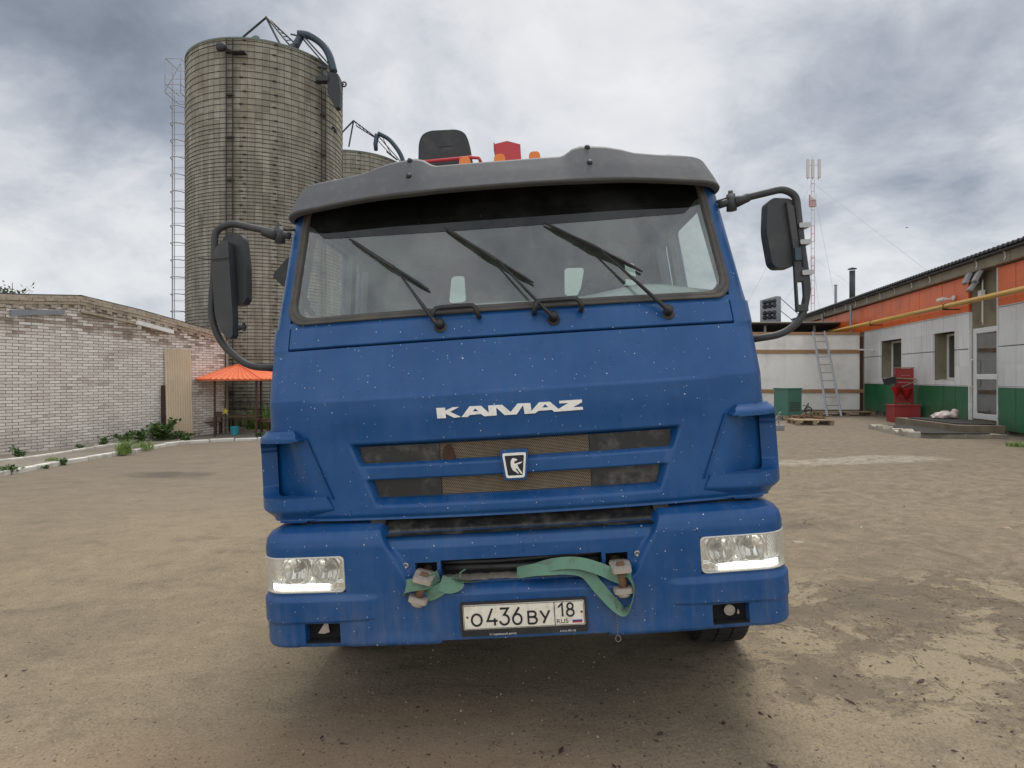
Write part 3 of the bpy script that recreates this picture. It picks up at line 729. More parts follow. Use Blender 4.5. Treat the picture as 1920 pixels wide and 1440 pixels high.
def dens_rr(x0, y0, x1, y1, r):
    base = rrect(x0, y0, x1, y1, r, 8); out = []
    for i, p in enumerate(base):
        q = base[(i + 1) % len(base)]; n = max(1, int(math.hypot(p[0] - q[0], p[1] - q[1]) / .06))
        out += [(p[0] + (q[0] - p[0]) * k / n, p[1] + (q[1] - p[1]) * k / n) for k in range(n)]
    return out
def off(o): return rrect_keep(o)
def rrk(o):  # same point count for every offset
    base = dens_rr(-1.062, 1.925, 1.062, 2.585, .085); cx, cz = 0, 2.255; hx, hz = 1.062, .33
    return [(cx + (p[0] - cx) * (hx - o) / hx, cz + (p[1] - cz) * (hz - o) / hz) for p in base]
ring("windscreen_seal", [(rrk(0), -.004), (rrk(.001), .010), (rrk(.006), .014), (rrk(.013), .014), (rrk(.016), .009), (rrk(.018), .009), (rrk(.021), .012), (rrk(.030), .010), (rrk(.035), .002), (rrk(.036), -.03)], 'seal_rubber', truck)
ws = skin("windscreen", seg((-1.03, 1.03, .04)), seg((1.955, 2.57, .05)), Fup(None, -.006), None, 'windscreen_glass', truck, 0)
# dark sun strip across the top of the glass, with rounded lower corners
def F_t(u, v, d):
    e = np.abs(u); zb = 2.336 + .03 * e ** 2 + .07 * sm(.90, 1.0, e); z = zb + (2.565 - zb) * v; s = u * 1.022
    x, y = PAN(s, -.0035); return x * kx(z), y + rake(z), z
skin("sun_strip", np.linspace(-1, 1, 90), np.linspace(0, 1, 4), F_t, None, 'tint_film', ws, 0)

# sides, doors, roof, rear wall of the cab (seen through the glass and past the edges)
def side(sg):
    X1 = 1.168 * sg; outer = [(.40, 1.03), (1.95, 1.03), (1.95, 1.93), (1.93, 2.58), (.95, 2.58), (.62, 2.53), (.44, 1.93)]
    win = rpoly([(.56, 1.99), (1.36, 1.97), (1.38, 2.49), (.72, 2.49)], .04); win2 = rpoly([(1.46, 2.05), (1.75, 2.05), (1.75, 2.48), (1.46, 2.48)], .05)
    def fn(y, z, d): return (sg * (1.160 - d) * float(kx(max(z, 1.93))), y, z)
    m = MB(); m.prism(outer, 0, .012, holes=[win, win2], fn=fn); dr = m.build("door", 'truck_paint', truck)
    m = MB(); m.prism(rpoly([(.55, 1.98), (1.37, 1.96), (1.39, 2.50), (.71, 2.50)], .04), 0, .006, fn=lambda y, z, d: (sg * (1.135 - d) * float(kx(max(z, 1.93))), y, z)); m.build("door_window", 'clear_glass', dr)
    m = MB(); m.prism(rpoly([(1.41, 2.04), (1.76, 2.04), (1.76, 2.49), (1.41, 2.49)], .04), 0, .006, fn=lambda y, z, d: (sg * (1.135 - d) * float(kx(max(z, 1.93))), y, z)); m.build("side_window", 'clear_glass', dr)
    m = MB(); m.prism([(.46, 1.05), (1.9, 1.05), (1.9, 2.55), (.97, 2.55), (.66, 2.51), (.47, 1.94)], 0, .035, holes=[win, win2], fn=lambda y, z, d: (sg * (1.125 - d) * float(kx(max(z, 1.93))), y, z)); m.build("door_trim", 'cab_trim', dr)
side(-1); side(1)
m = MB(); 
prof = [(.50, 2.60), (.56, 2.66), (.75, 2.705), (1.5, 2.72), (1.93, 2.70), (1.96, 2.58)]
vs = []; fs = []; XS = np.linspace(-1, 1, 25)
for u in XS:
    for y, z in prof:
        e = abs(u) ** 8; vs.append((u * 1.08, y + .10 * u * u * (y < .6), z - .11 * abs(u) ** 4))
for i in range(len(XS) - 1):
    for k in range(len(prof) - 1): a = i * len(prof) + k; fs.append((a, a + 1, a + len(prof) + 1, a + len(prof)))
rf = link("cab_roof", vs, fs, 'truck_paint', truck, True)
m = MB(); m.box((-1.06, .62, 2.555), (1.06, 1.90, 2.575)); m.build("headliner", 'headliner', truck)
m = MB(); wins = [rpoly([(.375, 2.195), (.485, 2.195), (.535, 2.40), (.385, 2.405)], .03), rpoly([(-.49, 2.20), (-.36, 2.20), (-.36, 2.40), (-.46, 2.40)], .03), rpoly([(.80, 2.24), (.915, 2.24), (.905, 2.41), (.815, 2.41)], .03)]
m.prism([(-1.10, 1.0), (1.10, 1.0), (1.05, 2.62), (-1.05, 2.62)], 1.905, 1.94, holes=wins); bw_ = m.build("rear_wall", 'cab_trim', truck)
for wv in wins:
    m = MB(); m.prism(wv, 1.945, 1.949); m.build("rear_window", 'rear_glass', bw_)
m = MB(); m.box((-1.08, .55, 1.02), (1.08, 1.88, 1.06)); m.box((-.30, .7, 1.06), (.30, 1.85, 1.40)); m.build("cab_floor", 'dark_interior', truck)
# dashboard
dp = [(.30, 1.55), (.30, 1.95), (.42, 1.985), (.62, 2.0), (.72, 1.97), (.76, 1.90), (.74, 1.60)]
m = MB(); vs = []; fs = []; XS = np.linspace(-1.08, 1.08, 40)
for u in XS:
    bump_ = .055 * math.exp(-((u - .70) / .26) ** 2) + .01 * math.exp(-((u + .1) / .3) ** 2)
    for y, z in dp: vs.append((u, y + .10 * (u / 1.08) ** 2 * (y < .45), z + (bump_ if z > 1.93 else 0)))
n = len(dp)
for i in range(len(XS) - 1):
    for k in range(n - 1): a = i * n + k; fs.append((a, a + n, a + n + 1, a + 1))
db = link("dashboard", vs, fs, 'dash_plastic', truck, True)
# steering wheel (driver on the picture's right) 
m = MB(); c0 = Vector((.62, .93, 2.02)); ax = Vector((0, -.75, .66)); u_ = Vector((1, 0, 0)); v_ = ax.cross(u_)
m.tube([c0 + (u_ * math.cos(a) + v_ * math.sin(a)) * .225 for a in np.linspace(0, 2 * math.pi, 41)], .014, 8, False)
for a in (R(90), R(210), R(330)): m.tube([c0 + ax * -.03, c0 + (u_ * math.cos(a) + v_ * math.sin(a)) * .22], [.025, .012], 8)
m.tube([c0 + ax * -.05, c0 - ax * .35], .035, 8); m.build("steering_wheel", 'black_plastic', truck, True)
for x in (-.62, .62):
    m = MB(); m.prism(rrect(x - .24, 1.45, x + .24, 2.14, .09), 1.38, 1.52); m.prism(rrect(x - .13, 2.16, x + .13, 2.37, .05), 1.41, 1.50); m.prism(rrect(x - .25, 1.30, x + .25, 1.46, .05), .98, 1.45)
    bevel(m.build("seat", 'dark_interior', truck), .03, 3)
# small mirror / holder seen bottom left inside, hanging strip
m = MB(); m.tube([(-.99, .36, 2.03), (-.95, .34, 1.985)], .012, 8); m.tube([(-.985, .36, 2.035), (-1.0, .37, 2.07)], [.02, .013], 8); m.build("phone_holder", 'black_plastic', truck)
for x in (-.42, .43):
    m = MB(); m.prism([(x - .02, 2.54), (x + .02, 2.54), (x + .012, 2.42), (x - .012, 2.42)], .50, .51); m.build("sun_flap_bracket", 'dark_interior', truck)

# ---- visor
VP = Plan(.055, .955, .15, 1.6)
zt_x = [0, .30, .325, .36, .40, .45, .525, .60, .66, .78, .88, .98, 1.10, 1.3]; zt_z = [2.655, 2.658, 2.666, 2.692, 2.704, 2.703, 2.698, 2.683, 2.666, 2.655, 2.652, 2.649, 2.640, 2.61]
def Fvis(s, t, d):
    a = np.abs(s); zt = np.interp(a, zt_x, zt_z)
    sec_y = np.interp(t, [0, .04, .10, .5, .80, .90, 1.0, 1.2, 2.0], [.030, .006, 0, .040, .080, .105, .150, .25, .48])
    sec_u = np.interp(t, [0, .04, .10, .5, .80, .90, 1.0, 1.2, 2.0], [-.03, -.02, .03, .50, .90, .98, 1.0, 1.01, 1.02])
    zb = 2.506 - .022 * sm(.5, 1.1, a); x, y = VP(s, d * .3 - sec_y * .35 * sm(.9, 1.1, a))
    return x * (1 - .012 * t), y + .20 + .075 * (a / 1.05) ** 2 + sec_y + (-d), zb + (zt - zb) * sec_u
vs_ = skin("sun_visor", seg((-1.42, -.9, .02), (-.9, .9, .02), (.9, 1.42, .02)), seg((0, .12, .02), (.12, .78, .08), (.78, 1.0, .02), (1.0, 1.2, .05), (1.2, 1.9, .2)), Fvis, None, 'visor_plastic', truck, .014)
for x in (-.425, .432):
    for z in (2.585, 2.655):
        s0 = np.array(x); X_, Y_, Z_ = Fvis(s0, np.array((z - 2.49) / .205), 0.0)
        m = MB(); m.lathe([(.002, .010), (.010, .009), (.013, .003), (.014, -.004)], (float(X_), float(Y_) - .001, float(Z_)), 12, Matrix.Rotation(R(66), 4, 'X')); m.build("bolt", 'black_plastic', vs_, True)
for x in (-.183, 0, .183):
    m = MB(); m.prism(rpoly([(x - .036, 2.698), (x + .036, 2.698), (x + .027, 2.786), (x - .027, 2.786)], .022, 5), .575, .635); bevel(m.build("roof_marker_lamp", 'amber', rf), .012, 3)
for x in (-.85, .86):
    m = MB(); m.prism(rpoly([(x - .045, 2.66), (x + .045, 2.64), (x + .022, 2.702), (x - .022, 2.702)], .012, 4), .53, .60); bevel(m.build("clearance_lamp", 'white_lens', rf), .006, 2)

# ---- wipers and grab handles
def wiper(pv, joint, tip, end):
    root = MB(); P = [up(pv[0], pv[1], .035), up(pv[0] * .93 + joint[0] * .07, pv[1] * .93 + joint[1] * .07, .045), up((pv[0] + joint[0]) / 2, (pv[1] + joint[1]) / 2, .045), up(joint[0], joint[1], .035)]
    root.tube(P, [.018, .016, .011, .006], 8, flat=.6); arm = root.build("wiper_arm", 'black_plastic', truck, True)
    m = MB(); m.lathe([(.001, .05), (.020, .048), (.022, .03), (.018, .0)], tuple(up(pv[0], pv[1], -.004)), 14, Matrix.Rotation(R(62), 4, 'X')); m.build("wiper_pivot", 'black_plastic', arm, True)
    m = MB(); m.lathe([(.010, .0015), (.028, .0010), (.030, -.003)], tuple(up(pv[0], pv[1], .006)), 18, Matrix.Rotation(R(62), 4, 'X')); m.build("pivot_ring", 'rubber', arm)
    m = MB(); N = 9
    tp, ep = Vector(tip), Vector(end)
    m.tube([up(*(tp.lerp(ep, k / N)), .012) for k in range(N + 1)], [.005] + [.009] * (N - 1) + [.005], 6)
    m.tube([up(*(tp.lerp(ep, t)), h) for t, h in ((.18, .014), (.30, .026), (.50, .034), (.70, .026), (.82, .014))], [.004, .006, .009, .006, .004], 6)
    m.tube([up(*(tp.lerp(ep, t)), h) for t, h in ((.02, .012), (.12, .022), (.30, .026), (.42, .014))], [.003, .005, .006, .003], 6)
    m.tube([up(*(tp.lerp(ep, t)), h) for t, h in ((.98, .012), (.88, .022), (.70, .026), (.58, .014))], [.003, .005, .006, .003], 6)
    m.build("wiper_blade", 'black_plastic', arm)
wiper((-.304, 1.868), (-.530, 2.178), (-.780, 2.342), (-.362, 2.050))
wiper((.212, 1.866), (-.030, 2.168), (-.282, 2.350), (.134, 2.046))
wiper((.735, 1.862), (.456, 2.190), (.208, 2.343), (.650, 2.070))
m = MB(); m.tube([up(.63, 2.10, .03), up(.66, 1.99, .02)], .004, 5)
for x0, x1 in ((-.335, -.125), (.125, .340)):
    m = MB(); h = .055
    m.tube([up(x0, 1.900, .0), up(x0 + .002, 1.912, h), up(x0 + .010, 1.940, h), up(x0 + .022, 1.951, h), up(x0 + .04, 1.953, h), up(x1 - .04, 1.953, h), up(x1 - .022, 1.951, h), up(x1 - .010, 1.940, h), up(x1 - .002, 1.912, h), up(x1, 1.900, .0)], .0115, 8); m.build("grab_handle", 'black_plastic', truck, True)

# ---- mirrors
def tubes(name, pts, r, mat, parent):
    P = [Vector(p) for p in pts]; out = [P[0]]
    for i in range(1, len(P) - 1):
        a, p, b = P[i - 1], P[i], P[i + 1]; q = min(.07, (a - p).length * .45, (b - p).length * .45); s_ = p + (a - p).normalized() * q; e = p + (b - p).normalized() * q
        for k in range(6): t = k / 5; out.append((1 - t) ** 2 * s_ + 2 * t * (1 - t) * p + t * t * e)
    out.append(P[-1]); m = MB(); m.tube(out, r, 10); return m.build(name, mat, parent, True)
armL = tubes("mirror_arm", [(-1.085, .46, 2.405), (-1.13, .45, 2.418), (-1.385, .45, 2.492), (-1.468, .45, 2.46), (-1.480, .44, 2.25), (-1.512, .44, 2.02), (-1.470, .44, 1.885), (-1.345, .45, 1.755), (-1.15, .47, 1.735)], .018, 'mirror_plastic', truck)
m = MB(); m.tube([(-1.135, .45, 2.372), (-1.135, .45, 2.452)], [.026, .022], 10); m.tube([(-1.135, .45, 2.43), (-1.135, .45, 2.475)], .012, 8); m.tube([(-1.135, .46, 2.443), (-1.04, .50, 2.443)], .007, 6); m.tube([(-1.15, .45, 2.41), (-1.22, .45, 2.435)], [.028, .022], 10); m.build("arm_joint", 'mirror_plastic', armL, True)
m = MB(); m.prism(rpoly([(-1.462, 2.02), (-1.462, 2.29), (-1.445, 2.345), (-1.405, 2.390), (-1.372, 2.392), (-1.372, 2.0), (-1.378, 1.91), (-1.400, 1.895), (-1.436, 1.935)], .02, 4), .385, .445); bevel(m.build("mirror_cover", 'mirror_plastic', armL), .012, 3)
m = MB(); m.prism(rpoly([(-1.45, 2.09), (-1.440, 2.415), (-1.41, 2.445), (-1.355, 2.445), (-1.332, 2.42), (-1.324, 2.26), (-1.334, 2.10), (-1.355, 2.075), (-1.43, 2.073)], .03, 4), .462, .525); bevel(m.build("mirror_housing", 'mirror_plastic', armL), .022, 4)
m = MB(); m.tube([(-1.362, .42, 1.95), (-1.325, .42, 1.955)], [.012, .009], 8); m.tube([(-1.335, .42, 1.935), (-1.335, .42, 1.975)], .009, 6); m.build("clamp_screw", 'black_plastic', armL); m = MB(); m.tube([(-1.49, .44, 2.06), (-1.505, .44, 2.045), (-1.503, .44, 2.02), (-1.488, .44, 2.0)], .005, 6); m.build("cable_loop", 'black_plastic', armL); m = MB(); m.tube([(-1.54, .41, 2.315), (-1.50, .37, 2.303), (-1.475, .372, 2.298), (-1.37, .372, 2.298)], .003, 5); m.build("wire_tie", 'black_plastic', armL)
armR = tubes("mirror_arm", [(1.075, .46, 2.405), (1.13, .45, 2.418), (1.39, .45, 2.462), (1.452, .45, 2.425), (1.462, .45, 2.2), (1.480, .45, 1.95), (1.440, .45, 1.81), (1.345, .45, 1.745), (1.14, .47, 1.725)], .018, 'mirror_plastic', truck)
m = MB(); m.tube([(1.135, .45, 2.372), (1.135, .45, 2.452)], [.026, .022], 10); m.tube([(1.135, .45, 2.43), (1.135, .45, 2.470)], .012, 8); m.tube([(1.135, .46, 2.443), (1.04, .50, 2.423)], .007, 6); m.tube([(1.15, .45, 2.41), (1.22, .45, 2.432)], [.028, .022], 10); m.build("arm_joint", 'mirror_plastic', armR, True)
m = MB(); m.prism(rpoly([(1.430, 2.072), (1.445, 2.41), (1.345, 2.423), (1.315, 2.405), (1.300, 2.26), (1.318, 2.10), (1.340, 2.075)], .035, 5), .455, .535); bevel(m.build("mirror_housing", 'mirror_plastic', armR), .026, 4)
m = MB(); m.prism([(1.395, 2.395), (1.43, 2.37), (1.45, 2.07), (1.475, 2.05), (1.470, 1.85), (1.412, 1.85), (1.415, 2.15)], .43, .455, holes=[[(1.424, 1.885), (1.452, 1.885), (1.452, 1.995), (1.424, 1.995)]]); bk = bevel(m.build("mirror_bracket", 'mirror_plastic', armR), .004)
for z in (2.270, 2.188, 2.038):
    m = MB(); m.prism(rrect(1.445, z - .012, 1.500, z + .012, .006), .418, .475); bevel(m.build("clamp", 'chrome_dull', bk), .003)
m = MB(); m.box((1.415, .415, 2.10), (1.445, .43, 2.16)); m.build("clamp_pad", 'blue_steel', bk)
m = MB(); m.prism(rpoly([(-1.245, 2.235), (-1.15, 2.33), (-1.10, 2.33), (-1.10, 2.12), (-1.19, 2.175)], .02, 4), .58, .68); bevel(m.build("kerb_mirror", 'mirror_plastic', truck), .012, 3)

# ---- bumper
BP = Plan(.035, 1.045, .125)
def bprof(t):   # t runs up the face and back over the top: (z, setback)
    T = [0, .03, .07, .12, .80, .86, .92, 1.0, 1.12]; Z_ = [.486, .489, .496, .507, .925, .962, .986, 1.003, 1.016]; B_ = [.05, .02, .006, 0, 0, .008, .028, .070, .16]
    return np.interp(t, T, Z_), np.interp(t, T, B_)
TB = lambda z: float(np.interp(z, [.486, .489, .496, .507, .925, .962, .986, 1.003], [0, .03, .07, .12, .80, .86, .92, 1.0]))
def Fbump(s, t, dh):
    z, b = bprof(t); a = np.abs(s)
    xb = np.interp(z, [.72, .75, .85, .93, 1.0], [.43, .492, .545, .590, .615])
    c = sm(0, .035, xb - a) * sm(.700, .735, z)
    top = sm(.86, .96, z)
    z2 = z - .036 * c * top
    h = -.034 * c
    lip = (1 - sm(.40, .43, a)) * sm(.722, .732, z) * (1 - sm(.75, .80, z)); h = h - .030 * lip
    # crease under the lamps: ledge slopes out, lower panel steps back
    h = h + .014 * (1 - sm(.695, .722, z)) * sm(.60, .70, a)
    zc = np.interp(a, [.64, 1.17], [.612, .600])
    h = h - .007 * (1 - sm(zc - .006, zc + .006, z)) * sm(.63, .66, a)
    rec = sm(0, .008, np.minimum.reduce([a - .762, .998 - a, .6085 - z + 0 * a, z - .470])); h = h - .006 * rec
    # lower centre: soft diagonal fold
    h = h + .006 * (1 - sm(.60, .70, a)) * (1 - sm(.50, .56, z)) * sm(.36, .40, a)
    x, y = BP(s, h - b + dh); return x, y, z2
def mbump(s, t):
    a = np.abs(s); z, b = bprof(t); hole = (a < .350) & (z > .752) & (z < .842)
    hole |= (a > .366) & (a < .462) & (z > .735) & (z < .836)
    hole |= (a > .766) & (a < 1.232) & (z > .731) & (z < .889)
    hole |= (a > .802) & (a < .960) & (z > .510) & (z < .598)
    hole |= (a < .357) & (z < .5125)
    return ~hole
half = [(.0, .350, .014), (.350, .366, .008), (.366, .462, .010), (.462, .56, .0075), (.56, .62, .006), (.62, .68, .006), (.68, .766, .012), (.766, .802, .006), (.802, .960, .010), (.960, 1.0, .006), (1.0, 1.232, .010), (1.232, 1.26, .014), (1.26, 1.9, .06)]
hs = seg(*half); Sb = np.concatenate([-hs[::-1][:-1], hs])
tb = [(0, .07, .014), (.07, TB(.510), .008), (TB(.510), TB(.598), .016), (TB(.598), TB(.62), .006), (TB(.62), TB(.69), .02), (TB(.69), TB(.731), .008), (TB(.731), TB(.735), .007), (TB(.735), TB(.752), .008), (TB(.752), TB(.836), .012), (TB(.836), TB(.842), .008), (TB(.842), TB(.889), .012), (TB(.889), .80, .02), (.80, 1.0, .02), (1.0, 1.12, .04)]
bu = skin("bumper", Sb, seg(*tb), Fbump, mbump, 'truck_paint', truck, .045)
def bpt(s, z, h=0.0):
    x, y = BP(np.array(float(s)), h); return Vector((float(x), float(y), z))
# black ribbed step pad behind the lower middle of the bumper
def Fpad(s, t, d):
    y = np.interp(t, [0, .25, .3, .42, .47, .6, .65, 1, 1.2], [.035, .085, .088, .092, .104, .108, .118, .125, .20]); z = np.interp(t, [0, .25, .3, .42, .47, .6, .65, 1, 1.2], [.955, .958, .965, .972, .978, .984, .990, 1.018, 1.02])
    x, yy = BP(s, -y + d); return x, yy, z
skin("step_pad", seg((-.655, .655, .05)), np.array([0, .25, .3, .42, .47, .6, .65, 1, 1.2]), Fpad, None, 'pad_plastic', bu, .02)
for sg in (-1, 1):
    m = MB(); m.prism(rpoly([(sg * .660, 1.000), (sg * .600, .985), (sg * .590, 1.022), (sg * .660, 1.024)], .006), .098, .16); bevel(m.build("pad_end", 'pad_plastic', bu), .006)
# inside of the opening
m = MB(); m.box((-.36, .10, .70), (.36, .12, .86)); m.build("opening_back", 'chassis', bu)
m = MB(); m.tube([(-.36, .07, .825), (-.1, .075, .818), (.15, .07, .828), (.36, .075, .832)], .009, 8); m.tube([(-.34, .085, .795), (0, .08, .79), (.34, .085, .80)], .014, 8); m.build("hose", 'black_plastic', bu, True)
m = MB(); m.box((-.02, .085, .75), (.012, .099, .80)); m.build("bracket", 'shackle_grey', bu)
m = MB(); m.prism([(-.345, .722), (.345, .722), (.33, .757), (-.33, .757)], .045, .10); 
vs = []; fs = []; XS = np.linspace(-.348, .348, 50); rng = random.Random(5)
for u in XS:
    j = rng.uniform(-.002, .002); vs += [(u, .040 + .003 * math.sin(u * 40), .7505 + j), (u, .075, .7585 + j + rng.uniform(0, .004)), (u, .105, .760 + j)]
for i in range(len(XS) - 1):
    for k in range(2): a = i * 3 + k; fs.append((a, a + 3, a + 4, a + 1))
link("dirty_ledge", vs, fs, 'dirty_ledge', bu, True)
for sg in (-1, 1):
    m = MB(); m.box((min(sg * .36, sg * .47), .13, .68), (max(sg * .36, sg * .47), .15, .86)); m.build("opening_back", 'chassis', bu)
    m = MB(); m.lathe([(.002, .006), (.006, .006), (.007, .008), (.0135, .008), (.0145, .004), (.015, -.004)], tuple(bpt(sg * .503, .827, -.033)), 16, Matrix.Rotation(R(90), 4, 'X')); m.build("bolt", 'chrome_dull', bu, True)

# tow pins: forged fork, vertical pin, flanged foot
def pin(sg, cx, lean, top):
    M_ = Matrix.Translation((cx, .0, .745)) @ Matrix.Rotation(lean, 4, 'Y')
    root = MB()
    root.prism(rpoly([(-.040, -.075), (.040, -.075), (.044, .02), (.036, .055), (-.036, .055), (-.044, .02)], .016, 4), .030, .052, fn=lambda u, v, d: tuple(M_ @ Vector((u, v + .02, d))))
    root.prism(rpoly([(-.040, -.060), (.040, -.060), (.042, .02), (.034, .052), (-.034, .052), (-.042, .02)], .018, 4), -.062, -.040, fn=lambda u, v, d: tuple(M_ @ Vector((u, v + .02, d))))
    sh = bevel(root.build("tow_fork", 'shackle_grey', bu), .005, 2)
    m = MB(); m.lathe([(.019, -.045), (.019, .035)], (0, 0, 0), 16, M_ @ Matrix.Translation((0, -.008, 0))); m.build("tow_pin", 'rusty_bolt', sh, True)
    m = MB(); m.lathe([(.004, -.080), (.024, -.080), (.030, -.072), (.030, -.064)], (0, 0, 0), 16, M_ @ Matrix.Translation((0, -.008, 0))); m.build("pin_foot", 'shackle_grey', sh, True)
    m = MB(); m.box((-.016, -.022, .0525), (.016, .004, .064), M_); m.build("pin_head", 'rusty_bolt', sh)
    m = MB(); m.tube([M_ @ Vector((0, .06, .0)), (cx * .98, .14, .775)], .026, 8); m.build("tow_eye", 'rusty_bolt', sh)
    return sh
pin(-1, -.430, R(17), 0); pr = pin(1, .424, R(-3), 0)
m = MB()
for k in range(24):
    z = .668 - k * .0068; q = Vector((.394 - .0002 * k, -.028, z)); m.tube([q + Vector((.003 if k % 2 else 0, .0 if k % 2 else .003, .004)), q + Vector((-.003 if k % 2 else 0, -.0 if k % 2 else -.003, 0)), q - Vector((0, 0, .004))], .0018, 5)
q = Vector((.390, -.028, .496)); m.tube([q + Vector((math.cos(a) * .011, 0, math.sin(a) * .013)) for a in np.linspace(0, 2 * math.pi, 17)], .0022, 6, False)
m.build("pin_chain", 'chrome_dull', pr)

# number plate
pf = MB(); PM = lambda u, v, d: (u, -.012 + d, v)
pf.prism(rrect(-.270, .538, .270, .670, .010), 0, .012, fn=PM, holes=[rrect(-.258, .5555, .258, .6605, .006)]); pf.prism(rrect(-.262, .552, .262, .664, .004), .004, .010, fn=PM); pf.prism([(-.268, .5275), (.264, .5275), (.268, .5385), (-.268, .5385)], -.002, .012, fn=PM)
plt = bevel(pf.build("number_plate", 'black_plastic', bu), .002)
for z in (): pass
m = MB(); m.prism(rrect(-.2575, .556, .2575, .660, .006), -.0135, -.0086, axis='y'); wp_ = m.build("plate_face", 'plate_white', plt)
m = MB(); m.prism([(.1295, .5585), (.1325, .5585), (.1325, .6575), (.1295, .6575)], -.0150, -.0138)
m.prism(rrect(-.2555, .558, .2555, .658, .006), -.0146, -.0138, holes=[rrect(-.2535, .560, .2535, .656, .005)]); m.build("plate_border", 'plate_black', wp_)
def ptext(name, s, size, x, z, mat='plate_black', xs=1.0, y=-.0142, bold=.0, ext=.0004, par=None):
    return text(name, s, size, mat, par or wp_, Matrix.Translation((x, y, z)) @ Matrix.Rotation(R(90), 4, 'X'), ext, 'LEFT', xs, bold)
def stroke(name, paths, x, z, sx, sz, wdt=.0058):
    m = MB()
    for path in paths:
        P = [Vector((x + a * sx, 0, z + b * sz)) for a, b in path]; n = len(P); L = []; Rr = []
        closed = (P[0] - P[-1]).length < 1e-6
        for i, p in enumerate(P):
            a = P[i - 1] if i else (P[-2] if closed else p); b = P[i + 1] if i < n - 1 else (P[1] if closed else p)
            d1 = (p - a).normalized() if (p - a).length else (b - p).normalized(); d2 = (b - p).normalized() if (b - p).length else d1
            t_ = (d1 + d2).normalized(); nn = Vector((-t_.z, 0, t_.x)); k = wdt / 2 / max(.45, nn.dot(Vector((-d1.z, 0, d1.x))))
            L.append(p + nn * k); Rr.append(p - nn * k)
        vs = []
        for i in range(n): vs += [(L[i].x, -.0152, L[i].z), (Rr[i].x, -.0152, Rr[i].z), (L[i].x, -.0134, L[i].z), (Rr[i].x, -.0134, Rr[i].z)]
        fs = []
        for i in range(n - 1): a = i * 4; b = a + 4; fs += [(a, a + 1, b + 1, b), (a, b, b + 2, a + 2), (a + 1, a + 3, b + 3, b + 1)]
        fs += [(0, 2, 3, 1), (4 * n - 4, 4 * n - 3, 4 * n - 1, 4 * n - 2)]
        m.add(vs, fs)
    return m.build(name, 'plate_black', wp_)
def arc(cx, cy, rx, ry, a0, a1, n=14): return [(cx + rx * math.cos(R(a0 + (a1 - a0) * k / n)), cy + ry * math.sin(R(a0 + (a1 - a0) * k / n))) for k in range(n + 1)]
G_ = {'O': [arc(.5, .5, .46, .47, 90, 450, 28)], '4': [[(.74, 0), (.74, .42)], [(.55, 1), (.06, .27), (1.0, .27)]],
      '3': [[(.08, .97), (.88, .97), (.46, .60)] + arc(.46, .31, .46, .29, 80, -165, 16)], '6': [[(.72, 1.0), (.16, .48)], arc(.5, .31, .42, .30, 150, 510, 24)],
      'B': [[(.08, 0), (.08, .97), (.55, .97)] + arc(.58, .75, .30, .22, 90, -90, 10) + [(.08, .53)], [(.55, .53)] + arc(.62, .265, .34, .255, 90, -90, 12) + [(.08, .01)]],
      'Y': [[(.04, 1), (.50, .40)], [(.96, 1), (.30, 0)]], '1': [[(.10, .70), (.62, 1), (.62, 0)]], '8': [arc(.5, .75, .36, .23, -90, 270, 22), arc(.5, .27, .45, .26, 90, 450, 24)]}
zb = .5705
for ch, x, wd_, hh in (('O', -.2235, .046, .052), ('4', -.158, .046, .072), ('3', -.103, .043, .072), ('6', -.050, .044, .072), ('B', .016, .040, .053), ('Y', .069, .042, .053)):
    stroke("plate_character", G_[ch], x, zb, wd_, hh, .0084)
for ch, x in (('1', .144), ('8', .181)): stroke("plate_character", G_[ch], x, .5945, .033, .056, .0074)
ptext("plate_country", "RUS", .026, .1365, .5665, xs=1.12, bold=0)
for k, mt in enumerate(('flag_red', 'flag_blue', 'flag_white')):
    m = MB(); m.box((.2045, -.0150, .5665 + k * .0062), (.2460, -.0138, .5725 + k * .0062)); m.build("flag_stripe", mt, wp_)
for x, z in ((-.240, .609), (.2455, .611)):
    m = MB(); m.lathe([(.001, .003), (.004, .0025), (.0055, 0)], (x, -.0138, z), 10, Matrix.Rotation(R(90), 4, 'X')); m.build("plate_screw", 'rusty_bolt', plt)
ptext("dealer_text", "Официальный дилер", .0115, -.15, .5298, 'flag_white', y=-.0146, par=plt); ptext("dealer_phone", "8 3412 970-102", .0105, .150, .5298, 'flag_white', y=-.0146, par=plt)

